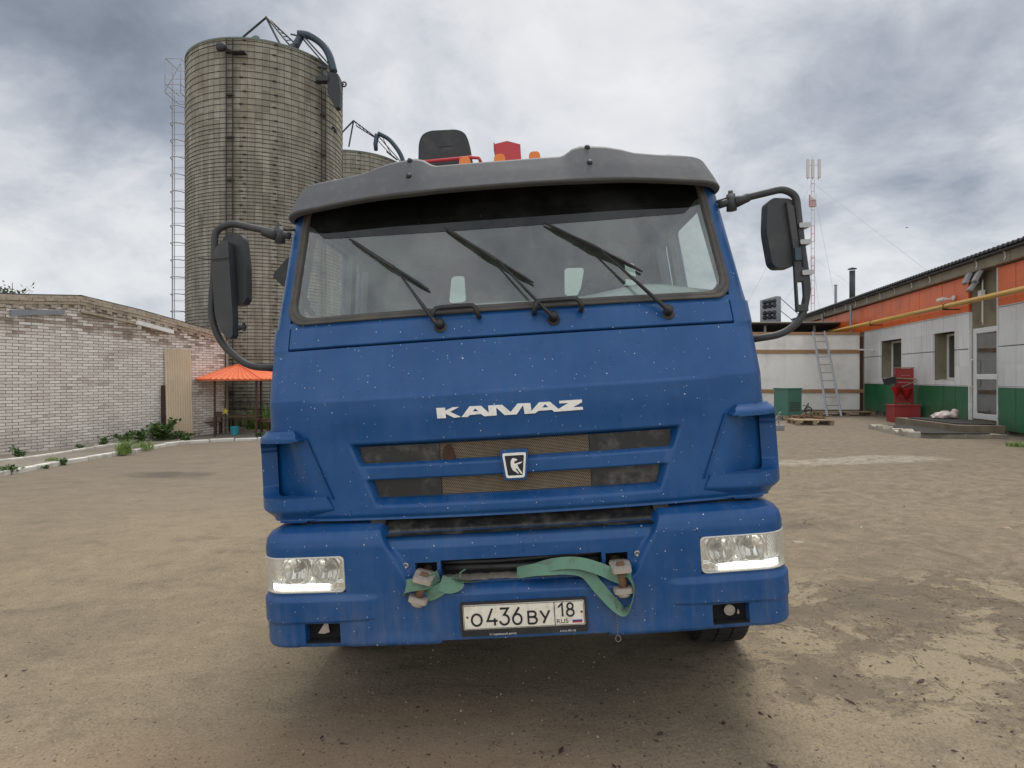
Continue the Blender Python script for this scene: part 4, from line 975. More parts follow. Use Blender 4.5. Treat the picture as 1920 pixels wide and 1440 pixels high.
# headlights
def headlight(sg):
    S0, S1, Z0, Z1 = .768, 1.232, .7325, .8875
    def lp(o, r=.022):
        base = dens2(S0, Z0, S1, Z1, r); cx, cz = (S0 + S1) / 2, (Z0 + Z1) / 2; hx, hz = (S1 - S0) / 2, (Z1 - Z0) / 2
        return [(cx + (p[0] - cx) * (hx - o) / hx, cz + (p[1] - cz) * (hz - o) / hz - .012 * (p[0] - S0) * 0) for p in base]
    def dens2(x0, y0, x1, y1, r):
        base = rrect(x0, y0, x1, y1, r, 5); out = []
        for i, p in enumerate(base):
            q = base[(i + 1) % len(base)]; n = max(1, int(math.hypot(p[0] - q[0], p[1] - q[1]) / .03)); out += [(p[0] + (q[0] - p[0]) * k / n, p[1] + (q[1] - p[1]) * k / n) for k in range(n)]
        return out
    def ring_(name, loops, mat, par):
        n = len(loops[0][0]); vs = []; fs = []
        for l, h in loops: vs += [bpt(sg * p[0], p[1], h) for p in l]
        for i in range(len(loops) - 1):
            for k in range(n): fs.append((i * n + k, i * n + (k + 1) % n, (i + 1) * n + (k + 1) % n, (i + 1) * n + k))
        return link(name, vs, fs, mat, par, True)
    hd = ring_("headlight", [(lp(-.001), -.03), (lp(-.001), .001), (lp(.003), .004), (lp(.006), .002), (lp(.008), -.05)], 'lamp_inner', bu)
    # reflector shell with two bowls
    def F(s, z, d):
        a = np.abs(s); h = -.030 + 0 * a
        for cx, cz, r in ((.862, .822, .062), (.995, .826, .068)):
            q = np.sqrt((a - cx) ** 2 + ((z - cz) * .92) ** 2) / r; h = np.where(q < 1, -.072 + .042 * q ** 2, h)
            h = h + .007 * np.exp(-((q - 1.05) / .05) ** 2)
        h = h + .010 * (1 - sm(.770, .776, z)) 
        fac = .005 * (np.sin(a * 300) * np.sin(z * 300)) * sm(1.07, 1.08, a) + .0012 * np.sin(a * 230) * (1 - sm(1.07, 1.08, a)); h = h + fac
        x, y = BP(s, h + d); return x, y, z
    S = np.linspace(S0 + .004, S1 - .004, 110) * sg; S = S if sg > 0 else S[::-1]
    skin("reflector", S, np.linspace(Z0 + .003, Z1 - .003, 40), F, None, 'reflector', hd, 0)
    for cx, cz in ((.862, .822), (.995, .826)):
        m = MB(); m.lathe([(.003, .045), (.012, .043), (.014, .02), (.016, -.02)], tuple(bpt(sg * cx, cz, -.060)), 14, Matrix.Rotation(R(90), 4, 'X')); m.build("bulb_cap", 'chrome_dull', hd, True)
        m = MB(); m.tube([bpt(sg * (cx + .056 * math.cos(a)), cz + .058 * math.sin(a), -.020) for a in np.linspace(0, 2 * math.pi, 25)], .0035, 6, False); m.build("bowl_rim", 'lamp_inner', hd, True)
    def Fd(s, z, d): x, y = BP(s, -.013 + d); return x, y, z
    S = np.linspace(.845, 1.128, 40) * sg; S = S if sg > 0 else S[::-1]
    skin("running_light", S, np.array([.7425, .748, .7655]), Fd, None, 'running_light', hd, .005)
    vs = [bpt(sg * p[0], p[1], .0015) for p in lp(.006)]; c = MB()
    S = np.linspace(S0 + .005, S1 - .005, 40) * sg; S = S if sg > 0 else S[::-1]
    skin("lens", S, np.linspace(Z0 + .004, Z1 - .004, 8), lambda s, z, d: (BP(s, .002 + .004 * np.sin((z - Z0) / (Z1 - Z0) * math.pi))[0], BP(s, .002 + .004 * np.sin((z - Z0) / (Z1 - Z0) * math.pi))[1], z), None, 'lens_glass', hd, 0)
headlight(-1); headlight(1)
# fog lamp apertures
for sg in (-1, 1):
    xa, xb = sorted((sg * .800, sg * .962))
    m = MB(); m.box((xa - .01, .085, .495), (xb + .01, .095, .61)); m.build("opening_back", 'chassis', bu)
    m = MB(); fr = rrect(xa, .509, xb, .599, .012); m.prism(rrect(xa - .006, .503, xb + .006, .605, .014), 0, .06, fn=lambda u, v, d: (u, float(BP(np.array(u), 0)[1]) + .0045 + d, v), holes=[rrect(xa + .003, .512, xb - .003, .596, .010)]); m.build("lamp_frame", 'black_plastic', bu)
    m = MB()
    if sg < 0: m.prism([(-.912, .545), (-.880, .590), (-.866, .593), (-.862, .548), (-.885, .542)], .055, .060)
    else: m.prism([(.915, .543), (.922, .540), (.924, .552), (.919, .562)], .055, .060); m.lathe([(.022, 0), (.024, .01), (.006, .015)], (.886, .075, .555), 14, Matrix.Rotation(R(90), 4, 'X'))
    m.build("lamp_bracket", 'shackle_grey', bu)
    for x in (sg * .782, sg * .981):
        m = MB(); m.lathe([(.001, .003), (.006, .002), (.007, -.003)], tuple(bpt(x, .548, -.009)), 10, Matrix.Rotation(R(90), 4, 'X')); m.build("screw", 'rusty_bolt', bu)

# ---- chassis, axle, wheels
m = MB()
for x in (-.42, .34): m.box((x, .15, .72), (x + .08, 6.5, 1.0))
m.box((-.45, .22, .52), (.45, .60, .70)); m.box((-.9, 1.05, .46), (.9, 1.19, .56)); m.box((-1.0, .14, .88), (1.0, .18, 1.03)); m.box((-.55, .45, .95), (.55, 1.6, 1.02)); m.box((-.40, .6, .42), (.40, 1.7, .72))
m.build("chassis_frame", 'chassis', truck)
m = MB(); m.box((-1.10, .35, .96), (-.62, 1.9, 1.0)); m.box((.62, .35, .96), (1.10, 1.9, 1.0)); m.box((-1.12, 1.55, .5), (-.62, 1.6, .96)); m.box((.62, 1.55, .5), (1.12, 1.6, .96)); m.build("wheel_arch", 'chassis', truck)
def wheel(x, y, sg, dz):
    prof = [(.30, -.13), (.46, -.145), (.495, -.125), (.505, -.06), (.505, .06), (.495, .125), (.46, .145), (.30, .13)]
    Mx = Matrix.Rotation(R(90), 4, 'Y'); m = MB(); m.lathe(prof, (x, y, .505 + dz), 48, Mx)
    wl = m.build("wheel", 'tyre_rubber', truck, True); t = MB()
    for k in range(60):
        a = 2 * math.pi * k / 60
        for u0, u1 in ((-.125, -.045), (.045, .125), (-.035, .035)):
            aa = a + (.05 if u0 == -.035 else 0); q = Vector((0, math.cos(aa), math.sin(aa))); tn = Vector((0, -math.sin(aa), math.cos(aa)))
            c = Vector((x, y, .505 + dz)); M4 = Matrix(((1, 0, 0), (0, tn.y, q.y), (0, tn.z, q.z))).to_4x4(); M4.translation = c
            t.box((u0, -.018, .500), (u1, .018, .516), M4)
    t.build("tread", 'tyre_rubber', wl)
    r = MB(); r.lathe([(.05, .02 * sg), (.12, .03 * sg), (.14, .0), (.24, -.03 * sg), (.29, .12 * sg), (.31, .13 * sg)], (x, y, .505 + dz), 32, Mx); r.build("rim", 'wheel_steel', wl, True)
for sg in (-1, 1):
    wheel(sg * 1.07, 1.235 - .055 * sg, sg, -.02 * sg); wheel(sg * 1.04, 4.8, sg, 0)
m = MB(); m.box((-1.18, 2.9, 1.12), (1.18, 7.6, 1.75)); m.build("cargo_bed", 'truck_paint', truck)
# loader crane behind the cab: red column and frame, black operator seat
m = MB(); m.box((-.35, 2.12, 1.0), (.35, 2.6, 1.30)); m.box((-.16, 2.2, 1.3), (.16, 2.55, 3.1)); m.build("crane_column", 'crane_red', truck)
m = MB(); m.prism([(-.115, 3.0), (.12, 3.0), (.12, 3.745), (0, 3.785), (-.115, 3.765)], 2.95, 3.2); m.prism([(-.125, 3.71), (-.115, 3.71), (-.115, 3.775), (-.125, 3.775)], 2.94, 3.2); m.build("crane_boom_head", 'crane_red', truck)
cs = MB(); cs.tube([(-.78, 2.1, 3.29), (-.76, 2.1, 3.325), (-.70, 2.1, 3.336), (-.28, 2.1, 3.345), (-.21, 2.1, 3.335), (-.19, 2.1, 3.28)], .014, 8); cs.tube([(-.70, 2.3, 3.29), (.55, 2.3, 3.34)], .02, 8); cs.box((-.70, 2.15, 3.22), (-.2, 2.45, 3.30)); cs.tube([(-.5, 2.3, 3.25), (-.1, 2.4, 2.6)], .04, 8); fr_ = cs.build("seat_frame", 'crane_red', truck, True)
m = MB(); m.prism(rpoly([(-.705, 3.30), (-.685, 3.52), (-.655, 3.585), (-.59, 3.61), (-.38, 3.605), (-.315, 3.575), (-.285, 3.50), (-.265, 3.30)], .05, 5), 2.18, 2.26); st = bevel(m.build("crane_seat", 'black_plastic', fr_), .022, 4)
m = MB(); m.box((-.54, 2.176, 3.475), (-.42, 2.185, 3.480)); m.build("seat_slot", 'badge_black', fr_)
m = MB(); m.box((-.30, 2.4, 3.32), (.60, 2.5, 3.355)); m.build("crane_deck", 'truck_paint', truck)

# ---- green tow strap (a loose thing looped on the pins)
def ribbon_mesh(paths, wd, thick=.0014):
    """paths: (list of points, list of width directions) in truck space"""
    V_ = []; F_ = []; U_ = []
    for P, Wd in paths:
        P = [Vector(p) for p in P]; Wd = [Vector(q).normalized() for q in Wd]
        # smooth with Catmull-Rom
        PP = []; WW = []
        for i in range(len(P) - 1):
            p0, p1, p2, p3 = P[max(i - 1, 0)], P[i], P[i + 1], P[min(i + 2, len(P) - 1)]; w0, w1 = Wd[i], Wd[i + 1]
            for k in range(8):
                t = k / 8; PP.append(.5 * ((2 * p1) + (p2 - p0) * t + (2 * p0 - 5 * p1 + 4 * p2 - p3) * t * t + (3 * p1 - p0 - 3 * p2 + p3) * t ** 3)); WW.append(w0.lerp(w1, t).normalized())
        PP.append(P[-1]); WW.append(Wd[-1]); base = len(V_); L = 0
        for i, p in enumerate(PP):
            tn = (PP[min(i + 1, len(PP) - 1)] - PP[max(i - 1, 0)]).normalized(); w_ = (WW[i] - tn * WW[i].dot(tn)).normalized(); nn = tn.cross(w_) * thick
            if i: L += (p - PP[i - 1]).length
            for a, b, v in ((-1, -1, 0), (1, -1, 1), (1, 1, 1), (-1, 1, 0)): V_.append(p + w_ * wd / 2 * a + nn * b); U_.append((L / .05, v * 1.0))
            if i:
                o0 = base + (i - 1) * 4; o1 = o0 + 4
                for k in range(4): F_.append((o0 + k, o0 + (k + 1) % 4, o1 + (k + 1) % 4, o1 + k))
        F_.append((base, base + 3, base + 2, base + 1)); e = base + (len(PP) - 1) * 4; F_.append((e, e + 1, e + 2, e + 3))
    return V_, F_, U_
up_, fw, rt = (0, 0, 1), (0, -1, 0), (1, 0, 0)
pR = [[(-.02, .06, .765), (.05, .02, .785), (.12, .0, .792), (.20, -.012, .795), (.27, -.012, .775), (.33, -.016, .70), (.39, -.022, .63), (.425, -.024, .606), (.455, -.024, .640), (.470, -.022, .70), (.455, -.012, .745), (.430, .010, .765)],
      [(.2, .4, 1), (.1, .6, 1), (.1, .8, 1), (.3, .6, 1), (.8, .5, .9), (1, .3, .55), (.6, .5, .5), (.3, 1, .4), (.3, 1, .1), (.2, 1, 0), (0, 1, .3), (0, .7, .7)]]
pR2 = [[(.05, .04, .78), (.14, .0, .812), (.24, -.02, .818), (.33, -.022, .790), (.395, -.014, .755), (.43, -.012, .742)], [(0, .6, 1), (0, .7, 1), (.1, .7, 1), (.3, .5, 1), (.2, .2, 1), (0, .2, 1)]]
pL = [[(-.360, .05, .775), (-.40, -.01, .765), (-.44, -.034, .768), (-.485, -.025, .760), (-.498, .0, .735), (-.49, .02, .71), (-.44, .02, .700), (-.39, .0, .712), (-.345, -.01, .735), (-.31, -.012, .755)], [(0, 0, 1), (0, .3, 1), (.1, .2, 1), (.3, 0, 1), (.3, 0, 1), (.3, 0, 1), (0, .2, 1), (.2, 0, 1), (.3, .1, 1), (.2, .2, 1)]]
pL2 = [[(-.345, -.018, .765), (-.31, -.022, .752), (-.275, -.018, .760), (-.262, -.006, .785), (-.250, .01, .80)], [(.3, 0, .6), (.2, .2, 1), (.2, .3, 1.3), (.5, .2, 1), (.6, 0, .6)]]
pM = [[(-.30, .05, .755), (-.15, .098, .735), (0, .09, .745)], [(0, 1, .3), (0, 1, .2), (0, 1, .5)]]
V_, F_, U_ = ribbon_mesh([pR, pR2, pL, pM], .052); V2, F2, U2 = ribbon_mesh([pL2], .066)
F_ += [tuple(i + len(V_) for i in f) for f in F2]; V_ += V2; U_ += U2
ts = link("tow_strap", [TM @ v for v in V_], F_, 'green_webbing', None, False, U_)
tag(ts, "worn green webbing strap looped round the two tow pins in the bumper opening", "tow strap")

# ================================================================== LEFT: BRICK BUILDING
wu = Vector((2.6, 5.6, 0)).normalized(); wn = Vector((-wu.y, wu.x, 0))       # along the wall away from the camera, and into the building
W0 = Vector((-12.0, 14.1, 0)); WA = math.atan2(wu.y, wu.x)
def wall_sz(px, py, off=0.0):
    """wall coordinates (along, height) of a point seen in the photograph"""
    a = (px - 960) / 1130; o = W0 - wn * off
    # (o + wu s).x = a (o + wu s).y
    s = (a * o.y - o.x) / (wu.x - a * wu.y); d = o.y + wu.y * s
    return s, CAMH - (py - 706) / 1130 * d
bb = thing("brick_warehouse", "long low brick warehouse with flaking white paint and stepped brick cornice", "warehouse", W0, WA)
tops = [wall_sz(*p) for p in ((0, 553), (40, 555), (150, 557), (165, 561), (260, 583), (340, 606), (421, 628))]
sE = tops[-1][0]; zE = tops[-1][1]
tops = [(-9.0, tops[0][1] - 1.0)] + tops
m = MB(); m.prism([(-9.0, -.6)] + [(sE, -.6)] + [(s, z - .02) for s, z in tops[::-1]], 0, 6.0, axis='y'); wl_ = m.build("wall", 'painted_brick', bb)
def topz(s): return float(np.interp(s, [t[0] for t in tops], [t[1] for t in tops]))
rng = random.Random(11)
def strip(name, a, b, z0, z1, out, mat, par, step=.6, jit=0.0):
    m = MB(); ss = [a] + [s for s, _ in tops if a < s < b] + [b]
    for s0, s1 in zip(ss[:-1], ss[1:]):
        n = max(1, int((s1 - s0) / step))
        for k in range(n):
            u0 = s0 + (s1 - s0) * k / n; u1 = s0 + (s1 - s0) * (k + 1) / n; j = rng.uniform(-jit, jit)
            m.prism([(u0, topz(u0) + z0 + j), (u1 - .004, topz(u1) + z0 + j), (u1 - .004, topz(u1) + z1 + j), (u0, topz(u0) + z1 + j)], -out - abs(j), -.002)
    return m.build(name, mat, par)
cn = strip("cornice", -9, sE, -.20, -.125, .055, 'cornice_brick', wl_, .27, .004)
m = MB()
for z0, z1, out in ((-.118, -.045, .075), (-.040, .03, .060)):
    s = -9.0 + (.13 if z0 < -.1 else 0)
    while s < sE - .1:
        j = rng.uniform(-.006, .006); u1 = min(s + .262, sE); mis = False
        if not mis: m.prism([(s, topz(s) + z0 + j), (u1, topz(u1) + z0 + j), (u1, topz(u1) + z1 + j), (s, topz(s) + z1 + j)], -out - abs(j) * 2, -.003)
        s += .272
m.build("cornice_course", 'cornice_brick', wl_)
s = -9.0
while s < sE - .15:
    if s > -2: m = MB(); m.prism([(s, topz(s) - .285), (s + .13, topz(s + .13) - .285), (s + .13, topz(s + .13) - .208), (s, topz(s) - .208)], -.05 - rng.uniform(0, .008), -.003); m.build("dentil", 'cornice_brick', wl_)
    s += .272
m = MB(); m.prism([(-9, topz(-9) + .032), (tops[2][0], tops[2][1] + .032)] + [(s, z + .032) for s, z in tops[3:]] + [(s, z + .052 + rng.uniform(-.006, .008)) for s, z in tops[::-1]], -.068, 6.2); m.build("roof_edge", 'roof_dark', bb)
a, b_ = wall_sz(18, 588), wall_sz(120, 588); m = MB(); m.prism([(a[0], a[1] - .06), (b_[0], b_[1] - .02), (b_[0], b_[1] + .08), (a[0], a[1] + .09)], -.045, -.003); m.build("board", 'galv_steel', bb)
a, b_ = wall_sz(150, 583), wall_sz(255, 607); m = MB(); m.prism([(a[0], a[1] - .03), (b_[0], b_[1] - .03), (b_[0], b_[1] + .04), (a[0], a[1] + .04)], -.05, -.003); m.build("cable_duct", 'cornice_brick', bb)
a, b_ = wall_sz(256, 605, .12), wall_sz(323, 623, .12); m = MB(); m.prism([(a[0], a[1] - .05), (b_[0], b_[1] - .05), (b_[0], b_[1] + .06), (a[0], a[1] + .06)], -.20, -.08); m.box((a[0] + .1, -.10, a[1] - .16), (a[0] + .16, -.0, a[1] - .02)); m.build("strip_lamp", 'board_white', bb)
m = MB(); m.tube([(sE + .05, -.06, -.5), (sE + .05, -.06, zE - .2)], .035, 8); m.build("downpipe", 'concrete', bb)
# beige corrugated sheet leaning on the wall
a, b_ = wall_sz(312, 822, .12), wall_sz(362, 822, .12); t0 = wall_sz(310, 653, .05)[1]
m = MB(); N = 90; vs = []; fs = []
for i in range(N + 1):
    u = a[0] + (b_[0] - a[0]) * i / N; ph = (i / N * 11) % 1; c = .012 * (1 if .25 < ph < .62 else (-1 if ph > .75 or ph < .12 else 0))
    for zz, yy in ((-.28, -.16), (t0, -.04)): vs += [(u, yy - c, zz), (u, yy - c + .002, zz)]
for i in range(N): A = i * 4; B = A + 4; fs += [(A, B, B + 2, A + 2), (A + 1, A + 3, B + 3, B + 1)]
sheet = link("corrugated_sheet", vs, fs, 'beige_sheet'); sheet.location = W0; sheet.rotation_euler = (0, 0, WA); tag(sheet, "tall beige corrugated metal sheet leaning against the brick wall", "metal sheet")
m = MB(); m.box((a[0] - .10, -.10, -.28), (a[0] - .03, -.02, t0 - 1.1)); pst = m.build("steel_post", 'brown_steel'); pst.location = W0; pst.rotation_euler = (0, 0, WA); tag(pst, "dark brown steel post beside the leaning beige sheet", "post")

# ---- kerbs, verge
def smooth_path(P, n=6):
    P = [Vector(p) for p in P]; out = []
    for i in range(len(P) - 1):
        p0, p1, p2, p3 = P[max(i - 1, 0)], P[i], P[i + 1], P[min(i + 2, len(P) - 1)]
        for k in range(n):
            t = k / n; out.append(.5 * ((2 * p1) + (p2 - p0) * t + (2 * p0 - 5 * p1 + 4 * p2 - p3) * t * t + (3 * p1 - p0 - 3 * p2 + p3) * t ** 3))
    return out + [P[-1]]
def kerb(name, pts, wd, h, mat, gap=.03, L=.6, seed=1):
    rng = random.Random(seed); P = smooth_path(pts, 16); m = MB(); seg_ = [P[0]]; acc = 0
    def flush(a, b):
        d = (b - a); l = d.length; d.normalize(); nn = Vector((-d.y, d.x, 0)); t = rng.uniform(-.012, .012)
        M_ = Matrix((d, nn, Vector((0, 0, 1)))).transposed().to_4x4(); M_.translation = a
        m.box((gap / 2, -wd / 2, -.1), (l - gap / 2, wd / 2, h + t), M_)
    last = P[0]
    for p in P[1:]:
        if (p - last).length >= L: flush(last, p); last = p
    o = bevel(m.build(name, mat), .018, 2); return tag(o, kind='structure')
K1 = [gpt(*p) for p in ((-160, 925), (0, 892), (115, 871), (235, 851), (330, 834), (420, 828), (500, 825), (620, 822))]
for p in K1: p.z = gz(p.x)
kerb("kerb", K1, .14, .085, 'kerb_paint')
K2 = [gpt(*p) for p in ((-160, 888), (0, 868), (60, 861), (130, 850), (190, 841), (262, 831))]
for p in K2: p.z = gz(p.x) + .03
kerb("kerb", K2, .10, .05, 'kerb_paint', seed=4)
P = [p + Vector((0, 0, .030)) for p in smooth_path(K1, 8)]; far = [Vector((-2, 26, -.2)), Vector((-14, 26, -.2)), Vector((-14.5, 20, -.2)), W0 + wu * (sE) + wn * .3 + Vector((0, 0, -.21)), W0 + wn * .3 + Vector((0, 0, -.21)), W0 - wu * 6 + wn * .3 + Vector((0, 0, -.21))]
far = [Vector((p.x, p.y, gz(p.x) + .034)) for p in far]
m = MB(); m.prism([(p.x, p.y) for p in P + far], -.215, -.6, axis='z'); pv = m.build("path", 'path_soil'); tag(pv, kind='structure')

def wpt(px, py):
    p = gpt(px, py); k = (px - 960) / 1130; o = W0 - wn * .38; s_ = (k * o.y - o.x) / (wu.x - k * wu.y); dm = o.y + wu.y * s_
    if s_ < sE and p.y > dm: p = Vector((k * dm, dm, 0))
    p.z = -.215; return p
K = "weeds along the white kerb"
weed("weed", "dark green leafy bush at the foot of the beige sheet", wpt(302, 822), .42, .62, 620, 1, size=.14, group=K)
weed("weed", "spreading low weeds right of the beige sheet's foot", wpt(345, 818), .45, .22, 260, 2, size=.09, group=K)
weed("weed", "leafy weed in front of the brick wall left of the bush", wpt(262, 826), .32, .42, 260, 3, size=.10, group=K)
weed("weed", "low weed beside the inner kerb line below the wall", wpt(194, 838), .22, .22, 140, 4, size=.08, group=K)
weed("weed", "small weed left on the strip near the picture's left edge", wpt(36, 862), .20, .26, 140, 5, size=.07, group=K)
weed("weed", "low green weed on the outer kerb at the far left edge", gpt(14, 889), .24, .16, 160, 6, size=.07, group=K)
weed("weed", "small weed clump at the outer kerb left of the tall grass", gpt(119, 872), .13, .14, 90, 7, size=.06, group=K)
weed("weed", "tiny weed behind the outer kerb between the two kerb lines", wpt(150, 845), .13, .12, 60, 8, size=.06, group=K)
weed("weed", "flat weed at the kerb in front of the gazebo's left post", wpt(352, 829), .30, .14, 120, 9, size=.07, group=K)
weed("weed", "weed tuft under the gazebo beside the right post", wpt(488, 822), .25, .20, 120, 10, size=.07, group=K)
weed("weed", "tall loose weed against the wall between the bush and the low weed", wpt(232, 832), .30, .34, 220, 21, size=.09, group=K)
weed("weed", "creeping green weed on the path just left of the leaning sheet", wpt(322, 826), .35, .20, 220, 22, size=.08, group=K)
weed("weed", "sparse weed at the yard edge just before the outer kerb", gpt(85, 879), .12, .07, 50, 12, size=.05, group=K)
grass_tuft("grass_tuft", "tall pale green grass tuft growing over the outer kerb", wpt(233, 853), .17, .38, 200, 13, group=K)
grass_tuft("grass_tuft", "thin grass tuft at the kerb right of the tall pale tuft", wpt(270, 845), .22, .26, 160, 14, group=K)
grass_tuft("grass_tuft", "short grass at the right picture edge by the green cladding", gpt(1913, 838), .22, .12, 200, 15, group=None)
grass_tuft("grass_tuft", "scrappy grass tuft on the strip left of the small kerb weed", wpt(98, 866), .14, .10, 90, 16, group=K)
# meadow behind the gazebo
def meadow():
    rng = random.Random(21); m = MB()
    for k in range(9000):
        x = rng.uniform(-10.5, -1.5); y = rng.uniform(20.9, 25.0)
        if (x + 10.15) ** 2 + (y - 25) ** 2 < 9.1 or (y < 21.9 and x < -9.3): continue
        h = rng.uniform(.4, 1.0); a = rng.uniform(0, 6.28); o = Vector((math.cos(a), math.sin(a), 0)); s_ = Vector((-o.y, o.x, 0)) * .025; b = Vector((x, y, -.24))
        m.add([b - s_, b + s_, b + o * h * .4 + Vector((0, 0, h))], [(0, 1, 2)])
    tag(m.build("grass", 'grass_leaf', fix=False), "unmown green grass between the gazebo and the silo", "grass", None, 'stuff')
meadow()

# ---- young tree behind the warehouse
def tree(name, label, loc, h, r, n, seed, size=.16, z0=.45):
    rng = random.Random(seed); root = thing(name, label, "tree", loc); t = MB(); lf = MB()
    t.tube([(0, 0, -.3), (.05, .03, h * .4), (-.04, .05, h * .75), (.03, 0, h)], [.10, .07, .04, .012], 7)
    for k in range(16):
        zz = h * rng.uniform(z0, .9); a = rng.uniform(0, 6.28); L = r * rng.uniform(.5, 1) * (1.15 - zz / h * .5)
        p0 = Vector((0, 0, zz)); p1 = p0 + Vector((math.cos(a) * L * .5, math.sin(a) * L * .5, L * .35)); p2 = p0 + Vector((math.cos(a) * L, math.sin(a) * L, L * .9))
        t.tube([p0, p1, p2], [.03, .018, .006], 5)
        for j in range(n // 16):
            q = rng.uniform(.2, 1.05); p = p0.lerp(p2, q) + Vector((rng.gauss(0, .16), rng.gauss(0, .16), rng.gauss(0, .16))); lf.add(leaf_card(rng, p, size), [(0, 1, 2, 3)])
    t.build("trunk", 'brown_wood', root, True, fix=False); lf.build("crown", 'tree_leaf', root, fix=False)
tree("young_tree", "sparse leafy tree top showing above the warehouse roof at the far left", (-24.9, 30, -.3), 6.6, 1.3, 600, 31, .2)
tree("young_tree", "thin tree top left of the other one, cut by the picture edge", (-26.8, 31, -.3), 6.3, 1.3, 500, 32, .2)

# ================================================================== SILOS
def silo(name, label, cx, cy, r, top, seed, base=-.4):
    rng = random.Random(seed); root = thing(name, label, "silo", (cx, cy, base), 0, "concrete stave silos"); H = top - base
    n = 120; vs = []; fs = []; us = []
    a0 = math.atan2(-cy, -cx)            # texture seam on the far side; angle measured from it
    for k in range(n + 1):
        a = a0 + math.pi + 2 * math.pi * k / n
        for z in (0, H): vs.append((r * math.cos(a), r * math.sin(a), z)); us.append((r * 2 * math.pi * k / n - math.pi * r + math.pi * r / 2 * 0 + 4.25 - .0, z))
    for k in range(n): fs.append((2 * k, 2 * k + 2, 2 * k + 3, 2 * k + 1))
    wl = link("wall", vs, fs, 'silo_staves', root, True, us)
    m = MB(); m.lathe([(r - .12, H - .5), (r - .12, H + .0), (r + .02, H + .0), (r + .02, H - .06)], n=72); m.build("rim", 'green_roof', wl)
    # hoops: far apart at the top, close together lower down
    m = MB(); z = H - .12; hz = []
    while z > .8:
        hz.append(z); d = H - z; z -= np.interp(d, [0, .3, 2.5, 3.4, 5, 15], [.10, .24, .25, .165, .132, .122]) * rng.uniform(.93, 1.07)
    N = 72
    for z in hz:
        vs = []; fs = []; sl = rng.uniform(-.012, .012); ph = rng.uniform(0, 6)
        for k in range(N + 1):
            a = 2 * math.pi * k / N; zz = z + sl * math.sin(a + ph); c, s_ = math.cos(a), math.sin(a)
            vs += [((r + .001) * c, (r + .001) * s_, zz - .009), ((r + .016) * c, (r + .016) * s_, zz - .008), ((r + .016) * c, (r + .016) * s_, zz + .008), ((r + .001) * c, (r + .001) * s_, zz + .009)]
            if k: b = (k - 1) * 4; fs += [(b, b + 4, b + 5, b + 1), (b + 1, b + 5, b + 6, b + 2), (b + 2, b + 6, b + 7, b + 3)]
        m.add(vs, fs)
    m.build("hoops", 'hoop_steel', wl, fix=False)
    # hoop turnbuckle lugs in two or three vertical rows
    m = MB()
    for i, z in enumerate(hz[::2]):
        for da in ((-.30, .08) if i % 2 else (-.26, .10, .62)):
            a = a0 + da; M_ = Matrix.Translation((r * math.cos(a), r * math.sin(a), z)) @ Matrix.Rotation(a, 4, 'Z'); m.box((-.01, -.06, -.020), (.04, .06, .020), M_)
    tag(m.build("lugs", 'hoop_steel', wl, fix=False), kind='stuff')
    m = MB(); m.lathe([(r - .1, H - .02), (r * .5, H + .22), (.05, H + .45)], n=48); m.build("roof", 'green_roof', root, True)
    return root, H
s1, H1 = silo("silo", "tall grey concrete silo banded with steel hoops behind the brick warehouse", -10.15, 25.0, 3.0, 14.02, 1)
s2, H2_ = silo("silo", "second concrete silo, mostly hidden between the tall silo and the truck cab", -9.45, 36.0, 3.0, 14.05, 2)
def rel(px, py, d, root): return at(px, py, d) - root.location
def on_silo(px, root, r=3.0, off=0.0):
    c = root.location; k = (px - 960) / 1130; d = Vector((k, 1, 0)); A = d.dot(d); B = -2 * (d.x * c.x + d.y * c.y); C_ = c.x ** 2 + c.y ** 2 - (r + off) ** 2; t = (-B - math.sqrt(max(0, B * B - 4 * A * C_))) / (2 * A)
    p = d * t; return Vector((p.x - c.x, p.y - c.y, 0))
# unloading-door ladders on the face
for px, wdt, z1 in ((430, .24, H1 - .1), (607, .22, H1 - 1.1)):
    p = on_silo(px, s1, 3.0, .07); a = math.atan2(p.y, p.x); M_ = Matrix.Translation(p) @ Matrix.Rotation(a, 4, 'Z'); m = MB()
    for u in (-wdt / 2, wdt / 2): m.tube([M_ @ Vector((0, u, .9)), M_ @ Vector((0, u, z1))], .018, 5)
    z = 1.0
    while z < z1: m.tube([M_ @ Vector((0, -wdt / 2, z)), M_ @ Vector((0, wdt / 2, z))], .010, 4); z += .33
    for z in np.arange(1.4, z1, 1.55): m.box((-.05, -wdt / 2 - .02, z), (.02, wdt / 2 + .02, z + .07), M_)
    m.build("door_ladder", 'hoop_steel', s1, fix=False)
